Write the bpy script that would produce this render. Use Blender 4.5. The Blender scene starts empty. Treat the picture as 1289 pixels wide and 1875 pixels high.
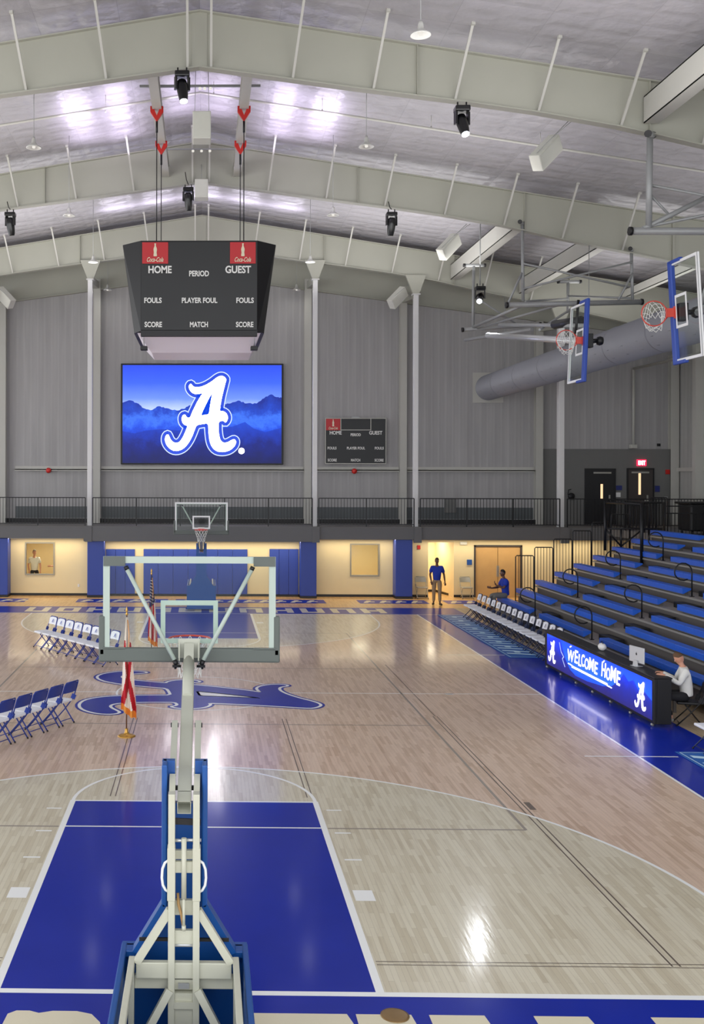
import bpy, bmesh, math, random
from mathutils import Vector, Matrix, noise
from mathutils.geometry import tessellate_polygon

random.seed(7)
S = bpy.context.scene
COL = S.collection
PI = math.pi

# ------------------------------------------------------------------ camera, world, exposure
cam_d = bpy.data.cameras.new('camera')
cam = bpy.data.objects.new('camera', cam_d)
COL.objects.link(cam)
S.camera = cam
cam.location = (0.153, -9.872, 4.851)
cam.matrix_world = Matrix.Translation(cam.location) @ (Matrix.Rotation(0.0166, 4, 'Z') @ Matrix.Rotation(PI / 2, 4, 'X') @ Matrix.Rotation(0.0025, 4, 'Z'))
cam_d.sensor_fit = 'AUTO'
cam_d.sensor_width = 36.0
cam_d.lens = 36.0 * 1908.4 / 1875.0
cam_d.shift_x = (644.5 - 343.6) / 1875.0
cam_d.shift_y = -(937.5 - 875.9) / 1875.0
cam_d.clip_start = 0.1
cam_d.clip_end = 300

S.view_settings.view_transform = 'Standard'
S.view_settings.look = 'None'
S.view_settings.gamma = 1.0
S.view_settings.use_curve_mapping = False
S.view_settings.exposure = 0.47

W = bpy.data.worlds.new('world')
S.world = W
W.use_nodes = True
W.node_tree.nodes['Background'].inputs[0].default_value = (0.95, 0.97, 1.0, 1)
W.node_tree.nodes['Background'].inputs[1].default_value = 1.75

HIGHBAY_W = 5.0
BAY_FILL_W = 150.0      # unseen fill lights added in each roof bay, facing up
#     # each high-bay lamp
GLOW_W = 70.0         # purple-white uplights under the ridge
WARM_W = 7.0         # downlights in the soffit under the balcony


def light(kind, name, loc, power, color=(1, 1, 1), target=None, size=0.3, spot=60, blend=0.6, size_y=None, parent=None, spread=None):
    d = bpy.data.lights.new(name, kind)
    d.energy = power
    d.color = color
    if kind == 'AREA':
        d.shape = 'RECTANGLE' if size_y else 'DISK'
        d.size = size
        if size_y:
            d.size_y = size_y
        if spread:
            d.spread = spread
    else:
        d.shadow_soft_size = size
    if kind == 'SPOT':
        d.spot_size = math.radians(spot)
        d.spot_blend = blend
    o = bpy.data.objects.new(name, d)
    COL.objects.link(o)
    o.location = loc
    if target is not None:
        v = Vector(target) - Vector(loc)
        o.rotation_euler = v.to_track_quat('-Z', 'Y').to_euler()
    return o


# ------------------------------------------------------------------ materials
def srgb(r, g, b):
    def f(c):
        c /= 255.0
        return c / 12.92 if c <= 0.04045 else ((c + 0.055) / 1.055) ** 2.4
    return (f(r), f(g), f(b), 1.0)


M = {}


def mat(name, col, rough=0.5, metal=0.0, noise_amt=0.0, noise_scale=8.0, bump=0.0, bump_scale=20.0, coat=0.0, coat_rough=0.1, emit=None, emit_s=1.0, spec=0.5):
    m = bpy.data.materials.new(name)
    m.use_nodes = True
    nt = m.node_tree
    b = nt.nodes['Principled BSDF']
    b.inputs['Base Color'].default_value = col
    b.inputs['Roughness'].default_value = rough
    b.inputs['Metallic'].default_value = metal
    b.inputs['Specular IOR Level'].default_value = spec
    b.inputs['Coat Weight'].default_value = coat
    b.inputs['Coat Roughness'].default_value = coat_rough
    tc = None
    if noise_amt or bump:
        tc = nt.nodes.new('ShaderNodeTexCoord')
    if noise_amt:
        n = nt.nodes.new('ShaderNodeTexNoise')
        n.inputs['Scale'].default_value = noise_scale
        n.inputs['Detail'].default_value = 4
        nt.links.new(tc.outputs['Object'], n.inputs['Vector'])
        mx = nt.nodes.new('ShaderNodeMix')
        mx.data_type = 'RGBA'
        mx.inputs[6].default_value = tuple(c * (1 - noise_amt) for c in col[:3]) + (1,)
        mx.inputs[7].default_value = tuple(min(1, c * (1 + noise_amt)) for c in col[:3]) + (1,)
        nt.links.new(n.outputs['Fac'], mx.inputs[0])
        nt.links.new(mx.outputs[2], b.inputs['Base Color'])
    if bump:
        n = nt.nodes.new('ShaderNodeTexNoise')
        n.inputs['Scale'].default_value = bump_scale
        nt.links.new(tc.outputs['Object'], n.inputs['Vector'])
        bp = nt.nodes.new('ShaderNodeBump')
        bp.inputs['Strength'].default_value = bump
        bp.inputs['Distance'].default_value = 0.02
        nt.links.new(n.outputs['Fac'], bp.inputs['Height'])
        nt.links.new(bp.outputs['Normal'], b.inputs['Normal'])
    if emit:
        b.inputs['Emission Color'].default_value = emit
        b.inputs['Emission Strength'].default_value = emit_s
    M[name] = m
    return m


def emat(name, col, strength=1.0):
    m = bpy.data.materials.new(name)
    m.use_nodes = True
    nt = m.node_tree
    b = nt.nodes['Principled BSDF']
    b.inputs['Base Color'].default_value = (0.01, 0.01, 0.015, 1)
    b.inputs['Roughness'].default_value = 0.4
    b.inputs['Emission Color'].default_value = col
    b.inputs['Emission Strength'].default_value = strength
    M[name] = m
    return m


def wood(name, c1, c2, rough=0.32, coat=0.42):
    m = bpy.data.materials.new(name)
    m.use_nodes = True
    nt = m.node_tree
    b = nt.nodes['Principled BSDF']
    tc = nt.nodes.new('ShaderNodeTexCoord')
    mp = nt.nodes.new('ShaderNodeMapping')
    mp.inputs['Rotation'].default_value = (0, 0, PI / 2)
    nt.links.new(tc.outputs['Object'], mp.inputs['Vector'])
    br = nt.nodes.new('ShaderNodeTexBrick')
    br.offset = 0.37
    br.inputs['Color1'].default_value = c1
    br.inputs['Color2'].default_value = c2
    br.inputs['Mortar'].default_value = tuple(c * 0.55 for c in c2[:3]) + (1,)
    br.inputs['Scale'].default_value = 1.0
    br.inputs['Mortar Size'].default_value = 0.0008
    br.inputs['Bias'].default_value = -0.35
    br.inputs['Brick Width'].default_value = 0.6
    br.inputs['Row Height'].default_value = 0.057
    nt.links.new(mp.outputs['Vector'], br.inputs['Vector'])
    # dark grain streaks along the boards
    mp2 = nt.nodes.new('ShaderNodeMapping')
    mp2.inputs['Scale'].default_value = (14.0, 0.9, 1.0)
    nt.links.new(tc.outputs['Object'], mp2.inputs['Vector'])
    n = nt.nodes.new('ShaderNodeTexNoise')
    n.inputs['Scale'].default_value = 1.3
    n.inputs['Detail'].default_value = 5
    nt.links.new(mp2.outputs['Vector'], n.inputs['Vector'])
    cr = nt.nodes.new('ShaderNodeValToRGB')
    cr.color_ramp.elements[0].position = 0.30
    cr.color_ramp.elements[0].color = (0.62, 0.56, 0.50, 1)
    cr.color_ramp.elements[1].position = 0.50
    cr.color_ramp.elements[1].color = (1, 1, 1, 1)
    nt.links.new(n.outputs['Fac'], cr.inputs['Fac'])
    mul = nt.nodes.new('ShaderNodeMix')
    mul.data_type = 'RGBA'
    mul.blend_type = 'MULTIPLY'
    mul.inputs[0].default_value = 0.38
    nt.links.new(br.outputs['Color'], mul.inputs[6])
    nt.links.new(cr.outputs['Color'], mul.inputs[7])
    nt.links.new(mul.outputs[2], b.inputs['Base Color'])
    b.inputs['Roughness'].default_value = rough
    b.inputs['Coat Weight'].default_value = coat
    b.inputs['Coat Roughness'].default_value = 0.105
    b.inputs['Specular IOR Level'].default_value = 0.2
    # faint cupping of the boards stretches reflections
    mp3 = nt.nodes.new('ShaderNodeMapping')
    mp3.inputs['Scale'].default_value = (9.0, 1.2, 1.0)
    nt.links.new(tc.outputs['Object'], mp3.inputs['Vector'])
    n3 = nt.nodes.new('ShaderNodeTexNoise')
    n3.inputs['Scale'].default_value = 2.0
    nt.links.new(mp3.outputs['Vector'], n3.inputs['Vector'])
    bp = nt.nodes.new('ShaderNodeBump')
    bp.inputs['Strength'].default_value = 0.06
    bp.inputs['Distance'].default_value = 0.01
    nt.links.new(n3.outputs['Fac'], bp.inputs['Height'])
    nt.links.new(bp.outputs['Normal'], b.inputs['Normal'])
    nt.links.new(bp.outputs['Normal'], b.inputs['Coat Normal'])
    M[name] = m
    return m


def ribbed(name, col, spacing=0.30, axis=0, strength=0.16, rough=0.6, dark=0.95):
    """painted metal sheet with vertical ribs"""
    m = bpy.data.materials.new(name)
    m.use_nodes = True
    nt = m.node_tree
    b = nt.nodes['Principled BSDF']
    b.inputs['Roughness'].default_value = rough
    tc = nt.nodes.new('ShaderNodeTexCoord')
    sx = nt.nodes.new('ShaderNodeSeparateXYZ')
    nt.links.new(tc.outputs['Object'], sx.inputs[0])
    mu = nt.nodes.new('ShaderNodeMath')
    mu.operation = 'MULTIPLY'
    mu.inputs[1].default_value = 2 * PI / spacing
    nt.links.new(sx.outputs[axis], mu.inputs[0])
    si = nt.nodes.new('ShaderNodeMath')
    si.operation = 'SINE'
    nt.links.new(mu.outputs[0], si.inputs[0])
    cr = nt.nodes.new('ShaderNodeMapRange')
    cr.inputs['From Min'].default_value = 0.3
    cr.inputs['From Max'].default_value = 0.9
    nt.links.new(si.outputs[0], cr.inputs['Value'])
    bp = nt.nodes.new('ShaderNodeBump')
    bp.inputs['Strength'].default_value = strength
    bp.inputs['Distance'].default_value = 0.03
    nt.links.new(cr.outputs['Result'], bp.inputs['Height'])
    nt.links.new(bp.outputs['Normal'], b.inputs['Normal'])
    mx = nt.nodes.new('ShaderNodeMix')
    mx.data_type = 'RGBA'
    mx.inputs[6].default_value = tuple(c * dark for c in col[:3]) + (1,)
    mx.inputs[7].default_value = col
    nt.links.new(cr.outputs['Result'], mx.inputs[0])
    n = nt.nodes.new('ShaderNodeTexNoise')
    n.inputs['Scale'].default_value = 1.2
    n.inputs['Detail'].default_value = 5
    mp = nt.nodes.new('ShaderNodeMapping')
    mp.inputs['Scale'].default_value = (3.0, 3.0, 0.25)
    nt.links.new(tc.outputs['Object'], mp.inputs[0])
    nt.links.new(mp.outputs[0], n.inputs[0])
    m2 = nt.nodes.new('ShaderNodeMix')
    m2.data_type = 'RGBA'
    m2.blend_type = 'MULTIPLY'
    m2.inputs[0].default_value = 0.35
    nt.links.new(mx.outputs[2], m2.inputs[6])
    nt.links.new(n.outputs['Fac'], m2.inputs[7])
    nt.links.new(m2.outputs[2], b.inputs['Base Color'])
    M[name] = m
    return m


def ceiling_mat(name, col):
    """white vinyl-faced insulation: quilted by purlins and seams"""
    m = bpy.data.materials.new(name)
    m.use_nodes = True
    nt = m.node_tree
    b = nt.nodes['Principled BSDF']
    b.inputs['Roughness'].default_value = 0.34
    tc = nt.nodes.new('ShaderNodeTexCoord')
    br = nt.nodes.new('ShaderNodeTexBrick')
    br.offset = 0.0
    br.inputs['Scale'].default_value = 1.0
    br.inputs['Brick Width'].default_value = 1.87
    br.inputs['Row Height'].default_value = 1.22
    br.inputs['Mortar Size'].default_value = 0.012
    br.inputs['Mortar Smooth'].default_value = 1.0
    br.inputs['Color1'].default_value = col
    br.inputs['Color2'].default_value = tuple(c * 0.95 for c in col[:3]) + (1,)
    br.inputs['Mortar'].default_value = tuple(c * 0.72 for c in col[:3]) + (1,)
    nt.links.new(tc.outputs['Object'], br.inputs['Vector'])
    n = nt.nodes.new('ShaderNodeTexNoise')
    n.inputs['Scale'].default_value = 1.6
    n.inputs['Detail'].default_value = 6
    nt.links.new(tc.outputs['Object'], n.inputs['Vector'])
    m2 = nt.nodes.new('ShaderNodeMix')
    m2.data_type = 'RGBA'
    m2.blend_type = 'MULTIPLY'
    m2.inputs[0].default_value = 0.25
    nt.links.new(br.outputs['Color'], m2.inputs[6])
    nt.links.new(n.outputs['Fac'], m2.inputs[7])
    nt.links.new(m2.outputs[2], b.inputs['Base Color'])
    # pillowing between the purlins
    br2 = nt.nodes.new('ShaderNodeTexBrick')
    br2.offset = 0.0
    br2.inputs['Scale'].default_value = 1.0
    br2.inputs['Brick Width'].default_value = 0.935
    br2.inputs['Row Height'].default_value = 0.61
    br2.inputs['Mortar Size'].default_value = 0.22
    br2.inputs['Mortar Smooth'].default_value = 1.0
    nt.links.new(tc.outputs['Object'], br2.inputs['Vector'])
    ad = nt.nodes.new('ShaderNodeMath')
    ad.operation = 'MULTIPLY_ADD'
    ad.inputs[1].default_value = -0.35
    n4 = nt.nodes.new('ShaderNodeTexNoise')
    n4.inputs['Scale'].default_value = 2.6
    n4.inputs['Detail'].default_value = 3
    nt.links.new(tc.outputs['Object'], n4.inputs['Vector'])
    nt.links.new(br2.outputs['Fac'], ad.inputs[0])
    nt.links.new(n4.outputs['Fac'], ad.inputs[2])
    bp = nt.nodes.new('ShaderNodeBump')
    bp.inputs['Strength'].default_value = 0.5
    bp.inputs['Distance'].default_value = 0.10
    nt.links.new(ad.outputs[0], bp.inputs['Height'])
    nt.links.new(bp.outputs['Normal'], b.inputs['Normal'])
    M[name] = m
    return m


def glass_mat(name, tint=(0.96, 0.985, 0.975), refl=0.07):
    m = bpy.data.materials.new(name)
    m.use_nodes = True
    nt = m.node_tree
    for n in list(nt.nodes):
        if n.type == 'BSDF_PRINCIPLED':
            nt.nodes.remove(n)
    out = nt.nodes['Material Output']
    t = nt.nodes.new('ShaderNodeBsdfTransparent')
    t.inputs[0].default_value = tint + (1,)
    g = nt.nodes.new('ShaderNodeBsdfGlossy')
    g.inputs['Roughness'].default_value = 0.03
    lw = nt.nodes.new('ShaderNodeLayerWeight')
    lw.inputs[0].default_value = 0.5
    pw = nt.nodes.new('ShaderNodeMath')
    pw.operation = 'POWER'
    pw.inputs[1].default_value = 4.0
    nt.links.new(lw.outputs['Facing'], pw.inputs[0])
    f = nt.nodes.new('ShaderNodeMath')
    f.operation = 'MULTIPLY_ADD'
    f.inputs[1].default_value = 0.25
    f.inputs[2].default_value = refl * 0.1
    nt.links.new(pw.outputs[0], f.inputs[0])
    mx = nt.nodes.new('ShaderNodeMixShader')
    nt.links.new(f.outputs[0], mx.inputs[0])
    nt.links.new(t.outputs[0], mx.inputs[1])
    nt.links.new(g.outputs[0], mx.inputs[2])
    nt.links.new(mx.outputs[0], out.inputs[0])
    M[name] = m
    return m


def screen_grad(name, stops, axis=2, lo=0.0, hi=1.0, strength=1.0, noise_amt=0.0):
    """a picture shown on a lit screen: colour ramp along an axis"""
    m = bpy.data.materials.new(name)
    m.use_nodes = True
    nt = m.node_tree
    b = nt.nodes['Principled BSDF']
    b.inputs['Base Color'].default_value = (0.01, 0.01, 0.015, 1)
    b.inputs['Roughness'].default_value = 0.5
    tc = nt.nodes.new('ShaderNodeTexCoord')
    sx = nt.nodes.new('ShaderNodeSeparateXYZ')
    nt.links.new(tc.outputs['Object'], sx.inputs[0])
    mr = nt.nodes.new('ShaderNodeMapRange')
    mr.inputs['From Min'].default_value = lo
    mr.inputs['From Max'].default_value = hi
    nt.links.new(sx.outputs[axis], mr.inputs['Value'])
    src = mr.outputs['Result']
    if noise_amt:
        n = nt.nodes.new('ShaderNodeTexNoise')
        n.inputs['Scale'].default_value = 2.2
        n.inputs['Detail'].default_value = 9
        n.inputs['Roughness'].default_value = 0.7
        nt.links.new(tc.outputs['Object'], n.inputs['Vector'])
        s = nt.nodes.new('ShaderNodeMath')
        s.operation = 'MULTIPLY_ADD'
        s.inputs[1].default_value = noise_amt
        s.inputs[2].default_value = -noise_amt * 0.5
        nt.links.new(n.outputs['Fac'], s.inputs[0])
        a = nt.nodes.new('ShaderNodeMath')
        a.operation = 'ADD'
        nt.links.new(src, a.inputs[0])
        nt.links.new(s.outputs[0], a.inputs[1])
        src = a.outputs[0]
    cr = nt.nodes.new('ShaderNodeValToRGB')
    e = cr.color_ramp.elements
    while len(e) < len(stops):
        e.new(0.5)
    for i, (p, c) in enumerate(stops):
        e[i].position = p
        e[i].color = c
    nt.links.new(src, cr.inputs[0])
    nt.links.new(cr.outputs[0], b.inputs['Emission Color'])
    b.inputs['Emission Strength'].default_value = strength
    M[name] = m
    return m


wood('maple_outer', srgb(221, 196, 174), srgb(188, 158, 131))
wood('maple_inner', srgb(219, 212, 189), srgb(192, 180, 152))
wood('maple_apron', srgb(233, 190, 128), srgb(212, 160, 98))
wood('maple_bare', srgb(196, 176, 146), srgb(176, 152, 120), rough=0.45, coat=0.3)
mat('court_blue', srgb(3, 36, 156), 0.32, spec=0.05, coat=0.27, coat_rough=0.11, noise_amt=0.12, noise_scale=1.5)
mat('court_white', srgb(247, 249, 247), 0.32, spec=0.15, coat=0.4, coat_rough=0.085)
mat('court_cream', srgb(226, 218, 190), 0.32, spec=0.15, coat=0.4, coat_rough=0.085)
mat('court_grey_line', srgb(150, 140, 128), 0.35, coat=0.6)
mat('court_dark_line', srgb(96, 82, 70), 0.4, coat=0.5)
mat('brass_plate', srgb(150, 122, 80), 0.35, 0.6, noise_amt=0.2)
ribbed('wall_sheet', srgb(182, 180, 180))
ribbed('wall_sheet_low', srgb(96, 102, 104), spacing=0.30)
ribbed('wall_sheet_side', srgb(190, 190, 186), axis=1)
mat('steel_paint', srgb(186, 185, 178), 0.5, noise_amt=0.04, noise_scale=2)
mat('frame_paint', srgb(168, 168, 156), 0.55, noise_amt=0.05, noise_scale=1.2)
mat('column_paint', srgb(222, 222, 222), 0.45, noise_amt=0.03)
ceiling_mat('insulation', srgb(172, 169, 175))
mat('grey_block', srgb(112, 112, 110), 0.7, noise_amt=0.06, noise_scale=5)
mat('fascia_grey', srgb(98, 99, 101), 0.6, noise_amt=0.05, noise_scale=2)
mat('slab_grey', srgb(120, 118, 114), 0.6, noise_amt=0.1)
mat('beige_paint', srgb(228, 211, 168), 0.6, noise_amt=0.03, noise_scale=3)
mat('black_rubber', srgb(22, 21, 22), 0.5)
mat('black_metal', srgb(22, 23, 26), 0.4, 0.2)
mat('black_paint', srgb(14, 14, 17), 0.5)
mat('pad_blue', srgb(46, 70, 158), 0.42, noise_amt=0.05, noise_scale=3)
mat('hoop_pad_blue', srgb(12, 78, 152), 0.4, noise_amt=0.05, noise_scale=4)
mat('board_pad_blue', srgb(28, 66, 160), 0.42)
mat('bench_blue', srgb(34, 98, 212), 0.38, noise_amt=0.05, noise_scale=4)
mat('deck_grey', srgb(150, 144, 138), 0.55, noise_amt=0.15, noise_scale=6)
mat('riser_dark', srgb(100, 96, 93), 0.6)
mat('alu', srgb(170, 168, 160), 0.4, 0.4, noise_amt=0.06)
mat('hoop_white', srgb(198, 198, 180), 0.42, noise_amt=0.05, noise_scale=9)
mat('hoop_arm', srgb(182, 184, 170), 0.35, noise_amt=0.04, noise_scale=6)
mat('board_frame', srgb(176, 190, 180), 0.35, noise_amt=0.03)
mat('board_white', srgb(235, 236, 236), 0.4)
mat('pad_grey', srgb(92, 99, 94), 0.55, noise_amt=0.05, noise_scale=5)
mat('rim_red', srgb(205, 60, 42), 0.4, coat=0.3)
mat('net_white', srgb(235, 235, 230), 0.8)
mat('galv', srgb(158, 160, 160), 0.4, 0.2, noise_amt=0.08)
mat('galv_light', srgb(200, 202, 204), 0.3, 0.5)
mat('duct_metal', srgb(142, 143, 150), 0.5, 0.15, noise_amt=0.05, noise_scale=1.0)
mat('head_black', srgb(10, 10, 13), 0.32, coat=0.2)
mat('speaker_white', srgb(215, 215, 205), 0.6, noise_amt=0.03)
mat('clamp_red', srgb(196, 34, 28), 0.5)
mat('score_face', srgb(52, 53, 54), 0.4, spec=0.3, noise_amt=0.08, noise_scale=1.5)
mat('score_black', srgb(14, 14, 17), 0.45)
mat('score_skirt', srgb(240, 234, 246), 0.5)
mat('letter_white', srgb(230, 230, 226), 0.6)
mat('coke_red', srgb(190, 38, 44), 0.45)
mat('door_wood', srgb(200, 160, 104), 0.45, noise_amt=0.1, noise_scale=3)
mat('door_black', srgb(26, 26, 29), 0.4)
mat('door_brown', srgb(64, 58, 56), 0.45)
mat('win_frame', srgb(150, 145, 130), 0.4, 0.3)
mat('sign_blue', srgb(40, 84, 158), 0.4)
mat('sign_navy', srgb(34, 44, 110), 0.4)
mat('alarm_red', srgb(200, 36, 30), 0.4)
mat('lamp_rim', srgb(205, 205, 200), 0.3, 0.2)
mat('chair_blue', srgb(38, 62, 150), 0.4, 0.2)
mat('chair_dark', srgb(42, 52, 82), 0.4, 0.3)
mat('chair_white', srgb(232, 234, 240), 0.5)
mat('chair_beige', srgb(176, 172, 158), 0.4, 0.3)
mat('mat_blue', srgb(20, 92, 172), 0.55, noise_amt=0.06)
mat('mat_stripe', srgb(190, 222, 240), 0.55)
mat('skin_dark', srgb(92, 60, 46), 0.5)
mat('skin_light', srgb(206, 150, 124), 0.5)
mat('hair_black', srgb(20, 16, 15), 0.7)
mat('hair_brown', srgb(92, 66, 44), 0.7, noise_amt=0.3, noise_scale=30)
mat('hair_grey', srgb(120, 112, 104), 0.7)
mat('shirt_blue', srgb(20, 50, 160), 0.8, bump=0.3, bump_scale=15)
mat('shirt_white', srgb(225, 224, 218), 0.8, bump=0.3, bump_scale=15)
mat('khaki', srgb(150, 126, 98), 0.8, bump=0.3, bump_scale=15)
mat('trouser_grey', srgb(110, 108, 104), 0.8)
mat('trouser_black', srgb(24, 24, 28), 0.8)
mat('shoe_black', srgb(20, 18, 18), 0.5)
mat('shoe_grey', srgb(150, 148, 144), 0.6)
mat('gold', srgb(206, 160, 80), 0.3, 0.8)
mat('gold_fringe', srgb(232, 150, 60), 0.8)
mat('flag_red', srgb(190, 24, 42), 0.8)
mat('flag_white', srgb(236, 226, 216), 0.8)
mat('flag_navy', srgb(34, 40, 92), 0.8)
mat('pole_brown', srgb(110, 74, 48), 0.4, 0.3)
mat('laptop_silver', srgb(206, 208, 212), 0.35, 0.3)
mat('rope_tan', srgb(176, 140, 92), 0.7)
mat('card_white', srgb(230, 230, 228), 0.6)
glass_mat('glass')
glass_mat('window_glass', (0.97, 0.99, 0.96))
emat('lens_on', srgb(235, 246, 255), 6.0)
mat('lens_off', srgb(30, 32, 40), 0.1)
emat('exit_red', srgb(255, 40, 80), 1.2)
emat('lamp_glow', srgb(255, 250, 240), 0.6)
emat('warm_glow', srgb(255, 226, 170), 6.0)
emat('door_light', srgb(255, 208, 160), 0.95)
emat('led_white', srgb(250, 244, 255), 7.0)
emat('led_white2', srgb(252, 240, 255), 2.6)
emat('led_dark', srgb(14, 20, 90), 1.0)
emat('led_line', srgb(200, 216, 255), 1.0)
emat('led_blue', srgb(18, 62, 196), 1.0)


# ------------------------------------------------------------------ mesh builder
class MB:
    def __init__(s):
        s.v = []
        s.f = []
        s.m = []
        s.sm = []

    def add(s, vs, fs, mi=0, smooth=False):
        o = len(s.v)
        s.v += [tuple(v) for v in vs]
        s.f += [tuple(i + o for i in f) for f in fs]
        s.m += [mi] * len(fs)
        s.sm += [smooth] * len(fs)
        return s

    def box(s, x0, x1, y0, y1, z0, z1, mi=0):
        vs = [(x, y, z) for z in (z0, z1) for y in (y0, y1) for x in (x0, x1)]
        return s.add(vs, [(0, 2, 3, 1), (4, 5, 7, 6), (0, 1, 5, 4), (2, 6, 7, 3), (0, 4, 6, 2), (1, 3, 7, 5)], mi)

    def rbox(s, x0, x1, y0, y1, z0, z1, r=0.01, mi=0):
        """box with bevelled edges"""
        bm = bmesh.new()
        bmesh.ops.create_cube(bm, size=1)
        for v in bm.verts:
            v.co = Vector(((x0 + x1) / 2 + v.co.x * (x1 - x0), (y0 + y1) / 2 + v.co.y * (y1 - y0), (z0 + z1) / 2 + v.co.z * (z1 - z0)))
        bmesh.ops.bevel(bm, geom=list(bm.edges), offset=r, segments=2, affect='EDGES', profile=0.5)
        bm.verts.index_update()
        s.add([v.co[:] for v in bm.verts], [[v.index for v in f.verts] for f in bm.faces], mi)
        bm.free()
        return s

    def tube(s, p0, p1, r, n=8, mi=0, r1=None, caps=True):
        return s.path([p0, p1], r, n, mi, radii=[r, r if r1 is None else r1], caps=caps)

    def path(s, pts, r, n=8, mi=0, closed=False, radii=None, caps=True):
        pts = [Vector(p) for p in pts]
        k = len(pts)
        rings = []
        prev = None
        for i, p in enumerate(pts):
            if closed:
                t = pts[(i + 1) % k] - pts[i - 1]
            else:
                t = pts[min(i + 1, k - 1)] - pts[max(i - 1, 0)]
            t.normalize()
            if prev is None:
                a = Vector((0, 0, 1)) if abs(t.z) < 0.9 else Vector((1, 0, 0))
                u = t.cross(a).normalized()
            else:
                u = (prev - t * prev.dot(t)).normalized()
            prev = u
            w = t.cross(u)
            rr = radii[i] if radii else r
            rings.append([p + (u * math.cos(2 * PI * j / n) + w * math.sin(2 * PI * j / n)) * rr for j in range(n)])
        vs = [v for ring in rings for v in ring]
        fs = []
        for i in range(k if closed else k - 1):
            a, b = i * n, ((i + 1) % k) * n
            for j in range(n):
                fs.append((a + j, a + (j + 1) % n, b + (j + 1) % n, b + j))
        s.add(vs, fs, mi, True)
        if caps and not closed:
            o = len(s.v) - len(vs)
            s.f.append(tuple(o + j for j in reversed(range(n))))
            s.f.append(tuple(o + (k - 1) * n + j for j in range(n)))
            s.m += [mi, mi]
            s.sm += [False, False]
        return s

    def bar(s, p0, p1, w, h, mi=0, up=(0, 0, 1)):
        """rectangular bar between two points; h along up, w across"""
        p0, p1 = Vector(p0), Vector(p1)
        t = (p1 - p0).normalized()
        up = Vector(up)
        if abs(t.dot(up)) > 0.97:
            up = Vector((0, 1, 0))
        sx = t.cross(up).normalized()
        uz = sx.cross(t).normalized()
        vs = []
        for p in (p0, p1):
            for a, b in ((-1, -1), (1, -1), (1, 1), (-1, 1)):
                vs.append(p + sx * a * w / 2 + uz * b * h / 2)
        return s.add(vs, [(0, 1, 2, 3), (7, 6, 5, 4), (0, 4, 5, 1), (1, 5, 6, 2), (2, 6, 7, 3), (3, 7, 4, 0)], mi)

    def quad(s, a, b, c, d, mi=0):
        return s.add([a, b, c, d], [(0, 1, 2, 3)], mi)

    def prism(s, poly, o, u, v, th, mi=0, holes=(), mi_side=None):
        """extrude a 2D polygon given in the (u,v) plane at o by th along u x v"""
        o, u, v = Vector(o), Vector(u), Vector(v)
        nrm = u.cross(v).normalized()
        loops = [list(poly)] + [list(h) for h in holes]
        tri = tessellate_polygon([[Vector((p[0], p[1], 0)) for p in L] for L in loops])
        flat = [p for L in loops for p in L]
        N = len(flat)
        vs = [o + u * p[0] + v * p[1] + nrm * th for p in flat] + [o + u * p[0] + v * p[1] for p in flat]
        fs = []
        for t in tri:
            a, b, c = (flat[i] for i in t)
            area = (b[0] - a[0]) * (c[1] - a[1]) - (b[1] - a[1]) * (c[0] - a[0])
            t = tuple(t) if area > 0 else tuple(reversed(t))
            fs.append(t)
            if th:
                fs.append(tuple(i + N for i in reversed(t)))
        s.add(vs, fs, mi)
        if th:
            k = len(s.v) - len(vs)
            st = 0
            for L in loops:
                for i in range(len(L)):
                    a, b = st + i, st + (i + 1) % len(L)
                    s.f.append((k + a, k + a + N, k + b + N, k + b))
                    s.m.append(mi if mi_side is None else mi_side)
                    s.sm.append(False)
                st += len(L)
        return s

    def stroke(s, poly, o, u, v, w, lift, mi=0, closed=True):
        """flat mitred ribbon of half width w centred on a polyline"""
        o, u, v = Vector(o), Vector(u), Vector(v)
        n = u.cross(v).normalized()
        pts = [Vector(p) for p in poly]
        k = len(pts)
        a, b = [], []
        for i, p in enumerate(pts):
            d0 = (p - pts[i - 1]) if (closed or i) else (pts[1] - p)
            d1 = (pts[(i + 1) % k] - p) if (closed or i < k - 1) else d0
            d0.normalize()
            d1.normalize()
            m = (d0 + d1)
            if m.length < 0.2:
                m = d1.copy()
            m.normalize()
            q = Vector((-m.y, m.x))
            c = max(0.55, q.dot(Vector((-d1.y, d1.x))))
            q *= w / c
            for lst, e in ((a, p + q), (b, p - q)):
                lst.append(o + u * e.x + v * e.y + n * lift)
        fs = [(i, (i + 1) % k, k + (i + 1) % k, k + i) for i in range(k if closed else k - 1)]
        return s.add(b + a, fs, mi)

    def lathe(s, prof, c=(0, 0, 0), n=20, mi=0, axis='z', smooth=True):
        c = Vector(c)
        vs = []
        for r, h in prof:
            for j in range(n):
                a = 2 * PI * j / n
                p = (r * math.cos(a), r * math.sin(a), h) if axis == 'z' else ((r * math.cos(a), h, r * math.sin(a)) if axis == 'y' else (h, r * math.cos(a), r * math.sin(a)))
                vs.append(c + Vector(p))
        fs = []
        for i in range(len(prof) - 1):
            for j in range(n):
                fs.append((i * n + j, i * n + (j + 1) % n, (i + 1) * n + (j + 1) % n, (i + 1) * n + j))
        s.add(vs, fs, mi, smooth)
        o = len(s.v) - len(vs)
        if prof[0][0] > 1e-5:
            s.f.append(tuple(o + j for j in reversed(range(n))))
            s.m.append(mi)
            s.sm.append(False)
        if prof[-1][0] > 1e-5:
            s.f.append(tuple(o + (len(prof) - 1) * n + j for j in range(n)))
            s.m.append(mi)
            s.sm.append(False)
        return s

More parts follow.
